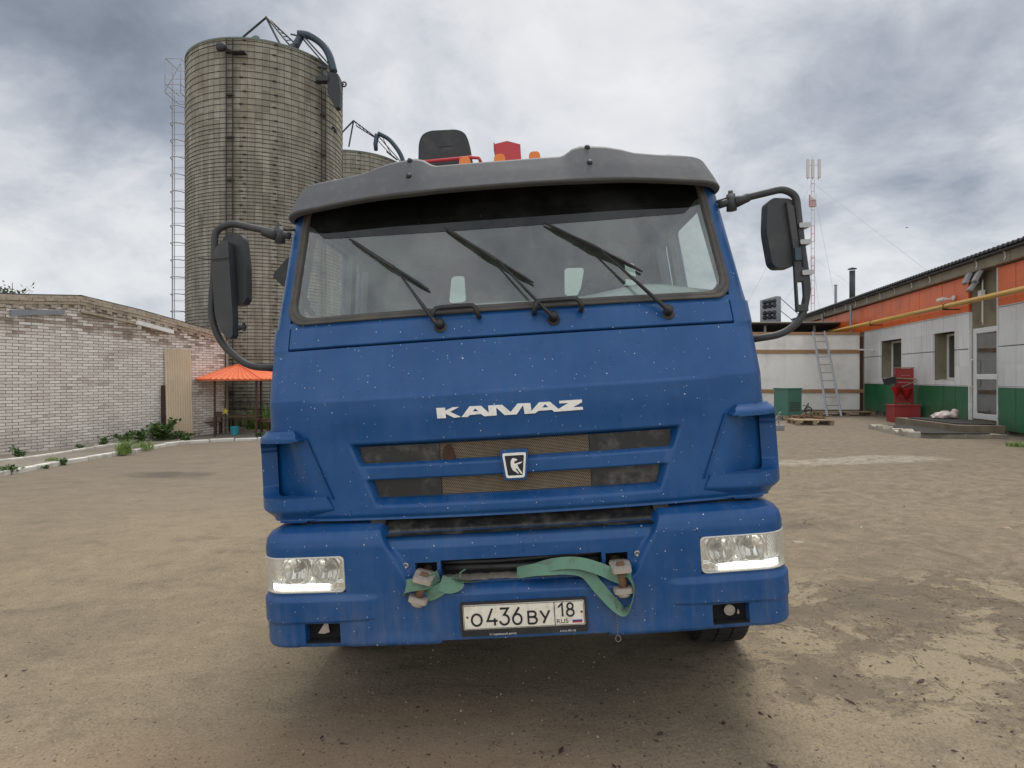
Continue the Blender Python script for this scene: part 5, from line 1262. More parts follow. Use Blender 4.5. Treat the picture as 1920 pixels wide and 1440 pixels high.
# caged access ladder standing off the left side
def cage(root, x, y, z0, z1, wd=.62, mat='ladder_grey'):
    m = MB(); c = Vector((x, y, 0)) - Vector((root.location.x, root.location.y, 0))
    for u in (-wd * .5, wd * .5): m.tube([c + Vector((u, 0, z0)), c + Vector((u, 0, z1))], .026, 5)
    m.tube([c + Vector((-.03, -.34, z0)), c + Vector((-.03, -.34, z1 - 1.4))], .016, 4)
    z = z0
    while z < z1 - .2: m.tube([c + Vector((-wd / 2, 0, z)), c + Vector((wd / 2, 0, z))], .010, 4); z += .46
    z = z0 + .4
    while z < z1 - 1.3:
        m.tube([c + Vector((wd / 2 * math.cos(t), -abs(math.sin(t)) * .42, z)) for t in np.linspace(0, math.pi, 9)], .019, 4); z += .70
    m2 = MB(); zt = z1
    for u in (-wd / 2 - .02, wd / 2): 
        m2.tube([c + Vector((u, -.5, zt - 1.4)), c + Vector((u, -.5, zt))], .018, 4)
    for zz in (zt, zt - 1.05, zt - 1.4): m2.tube([c + Vector((-wd / 2, -.5, zz)), c + Vector((wd / 2, -.5, zz)), c + Vector((wd / 2, .5, zz)), c + Vector((-wd / 2, .5, zz)), c + Vector((-wd / 2, -.5, zz))], .018, 4)
    m2.tube([c + Vector((-wd / 2, -.5, zt - 1.3)), c + Vector((wd / 2, -.5, zt - .2))], .016, 4); m2.tube([c + Vector((-wd / 2, -.5, zt - .7)), c + Vector((0, -.5, zt - .9))], .014, 4)
    ld = m.build("ladder", mat, root, fix=False); m2.build("platform", mat, ld, fix=False)
cage(s1, -13.78, 25.0, .1, 14.95)
cage(s2, -9.75, 33.2, 8.0, 18.5 - .2, .55)
# fill pipes and tripod on the roof
def bar(m, a, b, r=.05): m.tube([a, b], r, 6)
q = lambda px, py, d=25.0: rel(px, py, d, s1)
m = MB(); bar(m, q(499, 33), q(448, 76, 26.3), .045); bar(m, q(499, 33), q(533, 98, 23.2), .045);
A_, B_ = q(499, 31), q(549, 92, 23.0); A2, B2 = q(509, 40), q(556, 84, 23.0); bar(m, A_, B_, .035); bar(m, A2, B2, .035)
for k in range(9): t = k / 8; bar(m, A_.lerp(B_, t), A2.lerp(B2, min(1, t + .06)), .018)
m.build("tripod", 'dark_steel', s1, fix=False)
m = MB(); path = [q(559, 64, 23.2), q(580, 67, 23.2), q(603, 82, 23.2), q(617, 103, 23.2), q(626, 135, 23.2)]
path = smooth_path(path, 5); m.tube(path, .14, 12); m.tube([q(563, 70, 23.2), q(551, 92, 23.2), q(547, 98, 23.2)], [.13, .15, .12], 12); m.build("fill_pipe", 'blue_steel', s1, True, fix=False)
m = MB(); bar(m, q(562, 66, 23.3), q(612, 124, 23.3), .03); bar(m, q(566, 64, 23.1), q(618, 122, 23.1), .03); bar(m, q(545, 64, 23.2), q(562, 68, 23.2), .03); bar(m, q(598, 114, 23.2), q(612, 128, 23.2), .05)
for a, b in (((590, 68), (589, 78)), ((611, 95), (619, 93)), ((572, 64), (572, 74))): bar(m, q(*a, 23.2), q(*b, 23.2), .02)
m.build("pipe_stay", 'dark_steel', s1, fix=False)
def spr(px, py, d=22.9): return q(px, py, d)
m = MB(); c1 = [spr(613, 133), spr(634, 139), spr(638, 170), spr(636, 200), spr(628, 202), spr(614, 175)]
m.prism([(p.x, p.z) for p in c1], spr(0, 0).y - .0, spr(0, 0).y + .30); m.build("chute", 'dark_steel', s1)
m = MB(); m.box(tuple(spr(592, 152) + Vector((0, -.05, 0))), tuple(spr(616, 146) + Vector((0, .25, .05)))); bar(m, spr(604, 120), spr(604, 150), .04); bar(m, spr(596, 125), spr(612, 128), .05); m.build("bracket", 'dark_steel', s1)
m = MB(); p = on_silo(415, s1, 3.0, .25) + Vector((0, 0, q(415, 103, 22.3).z)); m.lathe([(.02, .12), (.15, .10), (.20, 0), (.01, -.03)], tuple(p), 16, Matrix.Rotation(R(80), 4, 'X')); bar(m, p, p + Vector((.55, .05, -.15)), .03); m.box(tuple(p + Vector((.35, -.1, -.20))), tuple(p + Vector((.85, .2, -.17)))); m.build("roof_lamp", 'dark_steel', s1, True)
m = MB(); p = q(645, 158, 25.6); m.tube([p + Vector((math.cos(a) * .09, 0, math.sin(a) * .1)) for a in np.linspace(0, 6.283, 13)], .035, 6, False); bar(m, p, p - Vector((.35, 0, 0)), .03); m.build("pulley", 'brown_steel', s1)
m = MB(); c2 = [q(448, 79, 23.6), q(462, 74, 23.6), q(478, 66, 23.6), q(484, 67, 23.6), q(492, 79, 23.6)]; m.prism([(p.x, p.z) for p in c2], c2[0].y, c2[0].y + 1.4); m.build("roof_hatch", 'green_roof', s1)
m = MB(); p = on_silo(628, s1, 3, .1) + Vector((0, 0, q(628, 240, 24).z)); m.tube([p + Vector((-.12, 0, .14)), p + Vector((.02, -.1, .08)), p + Vector((.06, -.1, -.12))], .05, 8); m.build("elbow_pipe", 'dark_steel', s1, True)
q2 = lambda px, py, d=34.5: rel(px, py, d, s2)
m = MB(); bar(m, q2(663, 226), q2(640, 250), .045); bar(m, q2(663, 226), q2(654, 275), .045); A_, B_, A2, B2 = q2(663, 226), q2(705, 258), q2(668, 236), q2(709, 262); bar(m, A_, B_, .035); bar(m, A2, B2, .03)
for k in range(7): bar(m, A_.lerp(B_, k / 6), A2.lerp(B2, min(1, k / 6 + .08)), .018)
m.build("tripod", 'dark_steel', s2, fix=False)
m = MB(); m.tube(smooth_path([q2(709, 250), q2(728, 260), q2(743, 277), q2(752, 292), q2(757, 306)], 5), .13, 10); m.tube([q2(707, 252), q2(704, 270), q2(705, 282)], [.14, .13, .11], 10); m.build("fill_pipe", 'blue_steel', s2, True, fix=False)
m = MB(); bar(m, q2(710, 256), q2(752, 304), .03); bar(m, q2(718, 260), q2(735, 292), .025); bar(m, q2(707, 262), q2(738, 296), .025); bar(m, q2(725, 284), q2(745, 300), .05); m.build("pipe_stay", 'dark_steel', s2, fix=False)

# ================================================================== GAZEBO
gp = [(-10.04, 19.2), (-9.05, 18.35), (-7.80, 18.4), (-7.35, 19.75), (-8.75, 21.0), (-10.22, 21.0)]
gc = Vector((-8.95, 19.75, 0)); gzb = thing("gazebo", "small open gazebo with orange tin roof on thin brown posts", "gazebo", (gc.x, gc.y, -.225))
EZ, AZ = 1.775, 2.24; hexv = []
for k in range(6):
    x, y = gp[k]; v = Vector((x, y, 0)) - gc; v = v * 1.22; hexv.append(v)
hexv[0] = Vector((-1.68, -.35, 0))
vs = []; fs = []; uvn = 14
for k in range(6):
    a, b = hexv[k], hexv[(k + 1) % 6]; nb = len(vs); L = (b - a).length; cols = int(L / .035); per = .17
    base = []
    for i in range(cols + 1):
        u = i / cols; e = a.lerp(b, u); w_ = .012 * math.sin(2 * math.pi * u * L / per)
        for j in range(4):
            t = j / 3; p = e * (1 - t); p.z = EZ + (AZ - EZ) * t + w_ * (1 - t * .6); vs.append(p)
    for i in range(cols):
        for j in range(3): A = nb + i * 4 + j; fs.append((A, A + 4, A + 5, A + 1))
rfg = link("roof", vs, fs, 'orange_roof', gzb)
so_ = rfg.modifiers.new('thick', 'SOLIDIFY'); so_.thickness = .01
m = MB()
for k in range(6):
    a, b = hexv[k] * .985, hexv[(k + 1) % 6] * .985; bar(m, a + Vector((0, 0, EZ - .035)), b + Vector((0, 0, EZ - .035)), .022)
    v = hexv[k]; bar(m, Vector((v.x, v.y, EZ + .008)), Vector((0, 0, AZ + .012)), .012)
m.build("ridge_trim", 'orange_roof', rfg)
for k, (x, y) in enumerate(gp):
    m = MB(); v = Vector((x, y, 0)) - gc; m.tube([v + Vector((0, 0, 0)), v + Vector((0, 0, EZ + .04))], .033, 6); m.build("post", 'brown_steel', gzb)
m = MB()
for a, b in ((3, 4), (4, 5), (5, 0)):
    A = Vector((*gp[a], 0)) - gc; B = Vector((*gp[b], 0)) - gc
    for z in (.70, .92): bar(m, A + Vector((0, 0, z)), B + Vector((0, 0, z)), .014)
    for t in (.25, .5, .75): P_ = A.lerp(B, t); bar(m, P_ + Vector((0, 0, .70)), P_ + Vector((0, 0, .92)), .010)
m.build("railing", 'brown_steel', gzb)
def bench(label, c, L, ang, h, d, name="bench", cat="bench", mat='brown_wood', back=False):
    root = thing(name, label, cat, c, ang); m = MB()
    for i in range(3): m.box((-L / 2, -d / 2 + i * d / 3 + .006, h - .03), (L / 2, -d / 2 + (i + 1) * d / 3 - .006, h))
    m.build("seat" if cat != "table" else "tabletop", mat, root)
    for sx in (-1, 1):
        for sy in (-1, 1): m = MB(); x = sx * (L / 2 - .05); y = sy * (d / 2 - .04); m.box((x - .02, y - .02, 0), (x + .02, y + .02, h - .031)); m.build("leg", 'brown_steel', root)
    if back:
        m = MB(); m.box((-L / 2, d / 2 - .03, h + .18), (L / 2, d / 2, h + .30)); m.box((-L / 2, d / 2 - .031, h + .002), (-L / 2 + .04, d / 2 - .001, h + .179)); m.box((L / 2 - .04, d / 2 - .031, h + .002), (L / 2, d / 2 - .001, h + .179)); m.build("backrest", mat, root)
    return root
bench("brown slatted bench with backrest at the gazebo's left side", (-9.75, 19.15, -.225), .95, R(20), .42, .30, back=True)
bench("long brown bench along the gazebo's back railing", (-8.85, 20.45, -.225), 1.5, R(-3), .42, .30)
bench("brown bench at the gazebo's right, half hidden by the truck", (-7.75, 19.7, -.225), 1.0, R(70), .42, .30)
bench("narrow brown wooden table in the middle of the gazebo", (-8.75, 19.3, -.225), 1.35, R(3), .60, .5, name="table", cat="table")
bu_ = thing("bucket", "turquoise plastic bucket on the ground beneath the gazebo table", "bucket", (-8.72, 18.95, -.222))
m = MB(); m.lathe([(.10, 0), (.115, .02), (.14, .26), (.15, .27), (.135, .265), (.11, .03), (.01, .02)], n=24); m.build("shell", 'cyan_plastic', bu_, True); m = MB(); m.tube([(.145 * math.cos(a), 0, .26 - .10 * math.sin(a)) for a in np.linspace(0, math.pi, 12)], .004, 5); m.build("handle", 'cyan_plastic', bu_)
p = Vector((-9.2, 19.35, .50)); m = MB(); sp = []
for k in range(10): a = R(36 * k + 18); rr = .11 if k % 2 == 0 else .045; sp.append((p.x + rr * math.cos(a), p.z + rr * math.sin(a)))
m.prism(sp, p.y - .012, p.y + .012); m.tube([(p.x, p.y + .015, p.z), (p.x + .05, p.y + .03, .378)], .008, 5); tag(m.build("toy_star", 'yellow_plastic'), "small yellow star-shaped toy standing on the gazebo table", "toy")

# ================================================================== RIGHT: WORKSHOP WITH COLOURED CLADDING
CX, CK = 8.7, .1947                      # wall line X = CX + CK * Y
def wY(px): return CX / ((px - 960) / 1130 - CK)
C0 = Vector((CX + CK * 22.3, 22.3, 0)); bu3 = Vector((-CK, -1, 0)).normalized(); BA = math.atan2(bu3.y, bu3.x)   # x axis towards the camera
NS = math.sqrt(1 + CK * CK)
def bs(px): return (22.3 - wY(px)) * NS
def bsz(px, py): y = wY(px); return (22.3 - y) * NS, CAMH - (py - 706) / 1130 * y
wk = thing("workshop", "single-storey workshop clad in orange, white and green panels with a concrete eave", "workshop", C0, BA)
# local frame: x towards the camera along the wall, y into the building (to the right), z up
S_END = 17.0; S_FAR = -9.0
sw = (bs(1651), bs(1690), bs(1750), bs(1790)); sd0, sd1 = bs(1817), bs(1872)
W1 = (bs(1651), 1.56, bs(1690), 2.83); W2 = (bs(1750), 1.52, bs(1790), 2.83); DO = (sd0 + .12, .56, sd1, 2.83)
m = MB(); m.prism([(S_FAR, -.3), (S_END, -.3), (S_END, 4.22), (S_FAR, 4.22)], .06, .40, axis='y', holes=[[(W[0], W[1]), (W[2], W[1]), (W[2], W[3]), (W[0], W[3])] for W in (W1, W2, DO)]); cwl = m.build("wall", 'raw_wall', wk)
m = MB(); m.box((S_FAR, .401, -.3), (S_END, 9, -.02)); m.box((S_FAR + .05, 3.2, -.019), (S_END - .05, 3.3, 4.2)); m.build("inner_wall", 'dark_interior', wk)
def clad(name, s0, s1, z0, z1, mat, wdt=.655, holes=()):
    """row of flat cassettes with dark joints; one mesh, joints are gaps"""
    m = MB(); s = s1; n = max(1, round((s1 - s0) / wdt)); w_ = (s1 - s0) / n
    for k in range(n):
        a, b = s0 + k * w_, s0 + (k + 1) * w_; segs = [(z0, z1)]
        rects = [(a, b, z0, z1)]
        for H in holes:
            new = []
            for (ra, rb, rc, rd) in rects:
                if H[2] <= ra or H[0] >= rb or H[3] <= rc or H[1] >= rd: new.append((ra, rb, rc, rd)); continue
                if H[0] > ra: new.append((ra, H[0], rc, rd))
                if H[2] < rb: new.append((H[2], rb, rc, rd))
                x0, x1 = max(ra, H[0]), min(rb, H[2])
                if H[1] > rc: new.append((x0, x1, rc, H[1]))
                if H[3] < rd: new.append((x0, x1, H[3], rd))
            rects = new
        for (ra, rb, rc, rd) in rects:
            j = random.uniform(-.003, .003)
            if rb - ra > .03 and rd - rc > .03: m.box((ra + .008, -.01 + j, rc + .006), (rb - .008, .045 + j, rd - .006))
    return bevel(m.build(name, mat, wk), .006, 2)
HW = [W1, W2]
zO = 3.255
clad("orange_cladding", S_FAR, sd0, zO + .02, 4.2, 'panel_orange'); clad("orange_cladding", sd1, S_END, zO + .02, 4.2, 'panel_orange')
clad("white_cladding", 0.0, sd0, 2.33, zO, 'panel_white', holes=HW); clad("white_cladding", 0.0, sd0, 1.385, 2.32, 'panel_white', holes=HW)
clad("white_cladding", sd1, S_END, 2.33, zO, 'panel_white'); clad("white_cladding", sd1, S_END, 1.385, 2.32, 'panel_white')
clad("green_cladding", 0.0, sd0, .40, 1.36, 'panel_green'); clad("green_cladding", sd1, S_END, .36, 1.36, 'panel_green')
m = MB(); m.box((0, -.025, 1.362), (sd0, .045, 1.382)); m.box((sd1, -.025, 1.362), (S_END, .045, 1.382)); m.box((sd0 - .001, -.02, .4), (sd0 + .035, .058, 3.26)); m.box((sd1 - .035, -.02, .4), (sd1 + .001, .058, 4.2)); m.box((0, -.028, zO + .001), (sd0 - .001, .045, zO + .019)); m.box((sd1 + .002, -.028, zO + .001), (S_END, .045, zO + .019)); m.build("cladding_trim", 'panel_white', wk)
m = MB()
for s in np.arange(.25, sd0, .65): m.box((s, .0, .0), (s + .05, .05, .42))
for s in np.arange(sd1 + .3, S_END, .65): m.box((s, .0, -.1), (s + .05, .05, .38))
m.build("cladding_rail", 'galv_steel', wk)
# eave: concrete fascia, dark corrugated roof edge, gutter hooks
m = MB(); s = S_FAR
while s < S_END: m.box((s, -.16, 4.225), (min(s + 2.98, S_END), .40, 4.455)); s += 3.0
m.build("fascia", 'concrete', wk)
vs = []; fs = []; N = int((S_END - S_FAR) / .045)
for i in range(N + 1):
    s = S_FAR + (S_END - S_FAR) * i / N; z = .022 * math.sin(2 * math.pi * s / .18)
    for y, zz in ((-.34, 4.53), (4.0, 4.95)): vs += [(s, y, zz + z), (s, y, zz + z + .05)]
for i in range(N): A = i * 4; B = A + 4; fs += [(A, A + 2, B + 2, B), (A + 1, B + 1, B + 3, A + 3), (A, B, B + 1, A + 1)]
link("roof", vs, fs, 'roof_dark', wk)
m = MB(); m.box((S_FAR, -.30, 4.46), (S_END, -.10, 4.50)); m.build("roof_batten", 'roof_dark', wk)
for px in (1903, 1848, 1758, 1723, 1690, 1662, 1637, 1615, 1596, 1575, 1555):
    m = MB(); s = bs(px); m.tube([(s, -.30, 4.50), (s, -.25, 4.49), (s, -.20, 4.42), (s, -.19, 4.31), (s, -.22, 4.27)], .012, 5); m.build("gutter_hook", 'pvc_white', wk)
# windows set deep in the wall
def window(W):
    s0, z0, s1, z1 = W; fr = MB()
    m = MB(); m.box((s0 - .0, .05, z0), (s0 + .02, .40, z1)); m.box((s0, .05, z0 - .03), (s1, .42, z0)); m.box((s0, .05, z1), (s1, .40, z1 + .02)); m.build("reveal", 'raw_wall', wk)
    fr.prism([(s0 + .021, z0 + .001), (s1 - .001, z0 + .001), (s1 - .001, z1 - .001), (s0 + .021, z1 - .001)], .33, .39, holes=[[(s0 + .09, z0 + .07), (s1 - .07, z0 + .07), (s1 - .07, z1 - .07), (s0 + .09, z1 - .07)]])
    fr.box((s0 + (s1 - s0) * .5 - .03, .331, z0 + .071), (s0 + (s1 - s0) * .5 + .03, .389, z1 - .071)); f = bevel(fr.build("window", 'pvc_white', wk), .006)
    m = MB(); m.box((s0 + .10, .355, z0 + .072), (s1 - .08, .362, z1 - .072)); m.build("pane", 'house_glass', f); m = MB(); m.box((s0 + .022, .10, z0 + .002), (s1 - .002, .329, z0 + .018)); m.build("sill", 'pvc_white', f)
    m = MB(); m.box((s0 + .1, .6, z0 - .1), (s1 + .6, .62, z1 + .2)); m.build("blind", 'cab_trim', f)
window(W1); window(W2)
s0, z0, s1_, z1 = DO
m = MB(); m.prism([(s0, z0), (s1_, z0), (s1_, z1), (s0, z1)], .03, .09, holes=[[(s0 + .12, 1.68), (s1_ - .10, 1.68), (s1_ - .10, z1 - .13), (s0 + .12, z1 - .13)], [(s0 + .12, z0 + .14), (s1_ - .10, z0 + .14), (s1_ - .10, 1.55), (s0 + .12, 1.55)]]); dr = bevel(m.build("door", 'pvc_white', wk), .008)
for za, zb_ in ((1.66, z1 - .11), (z0 + .12, 1.57)): m = MB(); m.box((s0 + .10, .058, za), (s1_ - .08, .064, zb_)); m.build("pane", 'house_glass', dr)
m = MB(); m.tube([(s0 + .06, .0, 1.35), (s0 + .06, -.06, 1.38), (s0 + .06, -.06, 2.02), (s0 + .06, .0, 2.05)], .018, 8); m.build("handle", 'pvc_white', dr)
m = MB(); m.box((s0 + .2, .7, .5), (s1_ + .5, .72, 1.35)); m.box((s0 - .3, 1.5, .66), (s1_ + 1.5, 1.52, 2.6)); m.build("hall_wall", 'cab_trim', wk)
# floodlights on the raw strip above the door, camera, cable
m = MB(); s = bs(1844); m.tube([(s, -.02, zO - .3), (s, -.02, 4.0)], .018, 6); m.tube([(s, -.02, 2.9), (s, -.01, zO - .3)], .010, 5); m.box((s - .07, -.09, 3.58), (s + .07, -.0, 3.74)); br_ = m.build("lamp_pole", 'pvc_white', wk)
for ds, dz, rx in ((-.42, 4.10, 20), (.02, 4.08, 25), (-.18, 3.87, 35)):
    M_ = Matrix.Translation((s + ds, -.16, dz)) @ Matrix.Rotation(R(-15), 4, 'Z') @ Matrix.Rotation(R(-rx), 4, 'X'); m = MB(); m.box((-.20, -.03, -.14), (.20, .05, .14), M_); f = bevel(m.build("floodlight", 'galv_steel', br_), .01)
    m = MB(); m.box((-.17, -.036, -.115), (.17, -.031, .115), M_); m.build("glass", 'lamp_white', f); m = MB(); m.tube([M_ @ Vector((0, .05, 0)), (s, -.02, 3.95)], .015, 5); m.build("bracket", 'dark_steel', f)
m = MB(); sc1 = bs(1787); m.tube([(sc1, -.20, 3.72), (sc1 - .28, -.24, 3.70)], .05, 10); m.lathe([(.07, 0), (.07, .03)], (sc1 + .12, -.03, 3.72), 12, Matrix.Rotation(R(90), 4, 'X')); m.tube([(sc1, -.2, 3.70), (sc1 + .12, -.03, 3.70)], .02, 6); m.build("security_camera", 'pvc_white', wk)
# yellow gas pipe on brackets
gpn = thing("gas_pipe", "long yellow gas pipe on brackets along the orange cladding", "pipe", C0, BA)
m = MB(); m.tube([(-5.0, -.34, 3.47), (4.9, -.34, 3.475)], .062, 14); m.tube([(4.9, -.34, 3.475), (S_END, -.34, 3.48)], .062, 14); m.build("tube", 'gas_yellow', gpn, True)
for s in (bs(1800), bs(1655), -3.0, 13.5):
    m = MB(); m.box((s - .015, -.42, 3.375), (s + .015, .058, 3.405)); m.tube([(s, -.34 + .07 * math.cos(a), 3.475 + .07 * math.sin(a)) for a in np.linspace(0, 6.283, 15)], .010, 5, False); m.build("bracket", 'brown_steel', gpn)
# vertical pipes and flues
for px, d in ((1607, -.22), (1552, -.22)):
    s = bs(px); m = MB(); m.tube([(s, d, 2.9), (s, d, 4.35)], .05, 8); m.build("downpipe", 'galv_steel', wk)
fl = thing("flue", "dark round flue pipe with a flat cap rising from the workshop roof", "flue", (13.55, 24.0, 4.3)); z1 = at(0, 503, 24).z - 4.3
m = MB(); m.tube([(0, 0, 0), (0, 0, z1 - .1)], .105, 16); m.build("pipe", 'roof_dark', fl, True); m = MB(); m.lathe([(.16, z1 - .04), (.17, z1 - .02), (.02, z1 + .04)], n=18); m.tube([(.08, 0, z1 - .12), (.12, 0, z1 - .03)], .008, 4); m.tube([(-.08, 0, z1 - .12), (-.12, 0, z1 - .03)], .008, 4); m.build("cap", 'roof_dark', fl)
p = at(1567, 534, 27); m = MB(); m.tube([(p.x, p.y, 4.2), (p.x, p.y, p.z)], .055, 10); m.lathe([(.056, 0), (.07, .0), (.07, .05), (.056, .05)], (p.x, p.y, p.z - .05), 12); tag(m.build("vent_pipe", 'galv_steel'), "thin grey vent pipe on the roof left of the dark flue", "pipe")

# ---- platform in front of the door
pm = thing("concrete_step", "low broken concrete step with pale crumbling edge and black mats", "step", (9.5, 14.4, .0))
def slab(name, poly, z0, z1, mat, par, seed, rough=.02):
    rng = random.Random(seed); m = MB(); P = []
    for i in range(len(poly)):
        a = Vector(poly[i]); b = Vector(poly[(i + 1) % len(poly)]); n = max(1, int((b - a).length / .15))
        for k in range(n): p = a.lerp(b, k / n); P.append((p.x + rng.uniform(-rough, rough), p.y + rng.uniform(-rough, rough)))
    m.prism(P, z0, z1, axis='z'); return bevel(m.build(name, mat, par), .015, 2)
slab("slab", [(-.55, -1.1), (1.2, -1.35), (1.2, 1.3), (-.05, 1.3)], .1, .36, 'concrete', pm, 1, .025)
m = MB(); rng = random.Random(9)
e0, e1 = Vector((-.10, 1.25, 0)), Vector((-.62, -1.12, 0))
for k in range(8):
    a = e0.lerp(e1, k / 8); b = e0.lerp(e1, (k + .95) / 8); d = (b - a); l = d.length; d.normalize(); nn = Vector((-d.y, d.x, 0)); M_ = Matrix((d, nn, Vector((0, 0, 1)))).transposed().to_4x4(); M_.translation = a + Vector((-.04, 0, 0))
    m.prism(rpoly([(0, .18), (l, .16), (l - .01, .38 + rng.uniform(-.05, .05)), (l * .5, .40 + rng.uniform(-.05, .05)), (.01, .37)], .04, 3), -.08 + rng.uniform(-.03, .02), .16, fn=lambda u, v, dd: tuple(M_ @ Vector((u, dd, v))))
m.build("broken_edge", 'pale_concrete', pm)
p2 = thing("door_step", "high brown concrete door step below the white glazed door", "step", (10.6, 14.6, 0))
slab("slab", [(-.55, -1.05), (.40, -1.15), (1.05, 1.6), (-.30, 1.6)], .05, .52, 'step_concrete', p2, 3, .012)
m = MB(); m.prism(rpoly([(9.05, 13.2), (10.5, 13.12), (10.55, 14.0), (10.3, 15.4), (9.6, 15.5)], .1, 3), .364, .38, axis='z'); 
mt1 = m.build("floor_mat", 'mat_black'); tag(mt1, "black rubber mat on the low broken step", "mat", "black mats on the steps"); mt1.location = (-.05, .0, 0)
m = MB(); m.prism(rpoly([(10.2, 13.8), (10.95, 13.6), (11.45, 15.2), (11.35, 15.9), (10.4, 15.9)], .1, 3), .524, .545, axis='z'); tag(m.build("floor_mat", 'mat_black'), "black rubber mat on the high step before the glazed door", "mat", "black mats on the steps")
# plastic bag
def blob(name, c, sx, sy, sz, mat, label, cat, seed):
    bm = bmesh.new(); bmesh.ops.create_icosphere(bm, subdivisions=4, radius=1); rs = np.random.RandomState(seed); nd = 90 if 'bag' in name else 26; dirs = rs.randn(nd, 3); dirs /= np.linalg.norm(dirs, axis=1)[:, None]; amp = rs.uniform(-.20, .20, nd)
    for v in bm.verts:
        n = np.array(v.co); d = dirs @ n; k = 1 + float((amp * np.exp((d - 1) * (40 if nd > 50 else 14))).sum()); v.co = Vector((v.co.x * sx * k, v.co.y * sy * k, max(v.co.z * sz * k, -.35 * sz)))
    me = bpy.data.meshes.new(name); bm.to_mesh(me); bm.free(); me.materials.append(MATS[mat])
    for f in me.polygons: f.use_smooth = True
    o = bpy.data.objects.new(name, me); COL.objects.link(o); o.location = c; return tag(o, label, cat)
b1 = blob("plastic_bag", (11.10, 15.45, .60), .30, .22, .12, 'bag_plastic', "crumpled pinkish plastic bag lying on the door step", "bag", 5)
m = MB(); m.prism(rpoly([(.10, .02), (.28, .0), (.31, .14), (.24, .20), (.19, .12)], .03, 3), -.06, .06); m.build("bag_handle", 'bag_plastic', b1, True)

# ---- red fire board
fb = thing("fire_board", "red wooden fire-fighting board with sand box and two cone buckets", "fire board", (11.9, 18.3, gz(11.5)), R(-8))
m = MB(); m.box((-.26, 0, .0), (-.20, .05, 1.60)); m.box((.20, 0, 0), (.26, .05, 1.60)); m.build("post", 'fire_red', fb); m = MB()
for k in range(5): m.box((-.26, -.03, .55 + k * .21), (.26, -.002, .755 + k * .21))
m.build("board", 'fire_red', fb); m = MB(); m.box((-.28, -.05, 1.605), (.28, .04, 1.63)); m.tube([(-.27, -.07, 1.30), (.32, -.07, 1.27)], .022, 6); m.tube([(-.2, -.08, .98), (.31, -.08, 1.22)], .018, 6); m.build("tool_pole", 'old_wood', fb)
bx = MB(); bx.box((-.52, -.55, .0), (.20, -.06, .48)); b_ = bevel(bx.build("sand_box", 'fire_red', fb), .006); m = MB(); m.box((-.55, -.58, .481), (.23, -.03, .51)); m.build("lid", 'fire_red', b_)
for x, y, z in ((-.30, -.17, .62), (.02, -.16, .55)):
    m = MB(); m.lathe([(.004, 0), (.15, .34), (.155, .345), (.145, .34), (.01, .03)], (x, y, z + .08), 20); k_ = m.build("bucket", 'bucket_red', fb, True); m = MB(); m.tube([(x + .15 * math.cos(a), y, z + .42 + .10 * math.sin(a)) for a in np.linspace(0, math.pi, 10)], .005, 5); m.build("handle", 'dark_steel', k_)
m = MB(); m.prism([(-.62, 1.28), (-.30, 1.36), (-.28, 1.14), (-.56, 1.10)], -.16, .0); m.build("shovel_blade", 'dark_steel', fb)

# ---- white board fence with battens
fy = 21.5; fx0, fx1 = at(1405, 0, fy).x, at(1612, 0, fy).x
fc = thing("board_fence", "white board screen with three brown wooden battens at the yard's end", "fence", (fx0, fy, gz(11)))
fz = lambda py: at(0, py, fy).z - gz(11)
bx_ = [0, at(1470, 0, fy).x - fx0, fx1 - fx0]
for a, b in zip(bx_[:-1], bx_[1:]): m = MB(); m.box((a + .004, 0, fz(768)), (b - .004, .03, fz(626))); m.build("panel", 'board_white', fc)
for py, hgt in ((625, .085), (659, .12), (733, .12)):
    m = MB(); m.box((0, -.055, fz(py) - hgt / 2), (fx1 - fx0 + (.12 if py == 733 else -.02), -.003, fz(py) + hgt / 2)); m.build("batten", 'batten_wood', fc)
m = MB(); m.box((fx1 - fx0 + .004, -.04, -.1), (fx1 - fx0 + .10, .06, fz(626) - .1)); m.build("end_post", 'brown_steel', fc)
m = MB(); z_ = fz(656); m.box((fx1 - fx0 - .15, -.20, z_ - .025), (fx1 - fx0 + .42, -.15, z_ + .025)); tag_ = m.build("loose_batten", 'pvc_white', fc)
m = MB(); m.box((-.2, .04, -.1), (-.14, .1, 2.9)); 
for x in (.4, 1.9, 3.3): m.box((x, .04, -.1), (x + .06, .10, 2.8))
m.build("support", 'old_wood', fc)
# shed with a dark opening behind
sh = thing("lean_to", "dark open lean-to with a low slate roof behind the white screen", "shed", (12.0, 25.4, gz(11)))
zt = at(0, 606, 25).z - gz(11)
m = MB(); m.box((-3.4, 2.5, 0), (1.7, 2.6, zt - .3)); m.box((-3.5, -.2, 0), (-3.4, 2.5, zt - .1)); m.build("wall", 'dark_interior', sh); m = MB(); m.prism([(-.6, zt - .06), (2.7, zt - .40), (2.7, zt - .34), (-.6, zt + .0)], -3.6, 1.75, axis='x'); m.build("roof", 'dark_interior', sh)
for x in (-1.5, .55): m = MB(); m.box((x, -.3, 0), (x + .09, -.21, zt - .02)); m.build("post", 'galv_steel', sh)
m = MB(); m.tube([(-3.6, -.62, zt + .0), (1.75, -.62, zt + .02)], .03, 6); m.build("roof_edge", 'concrete', sh)
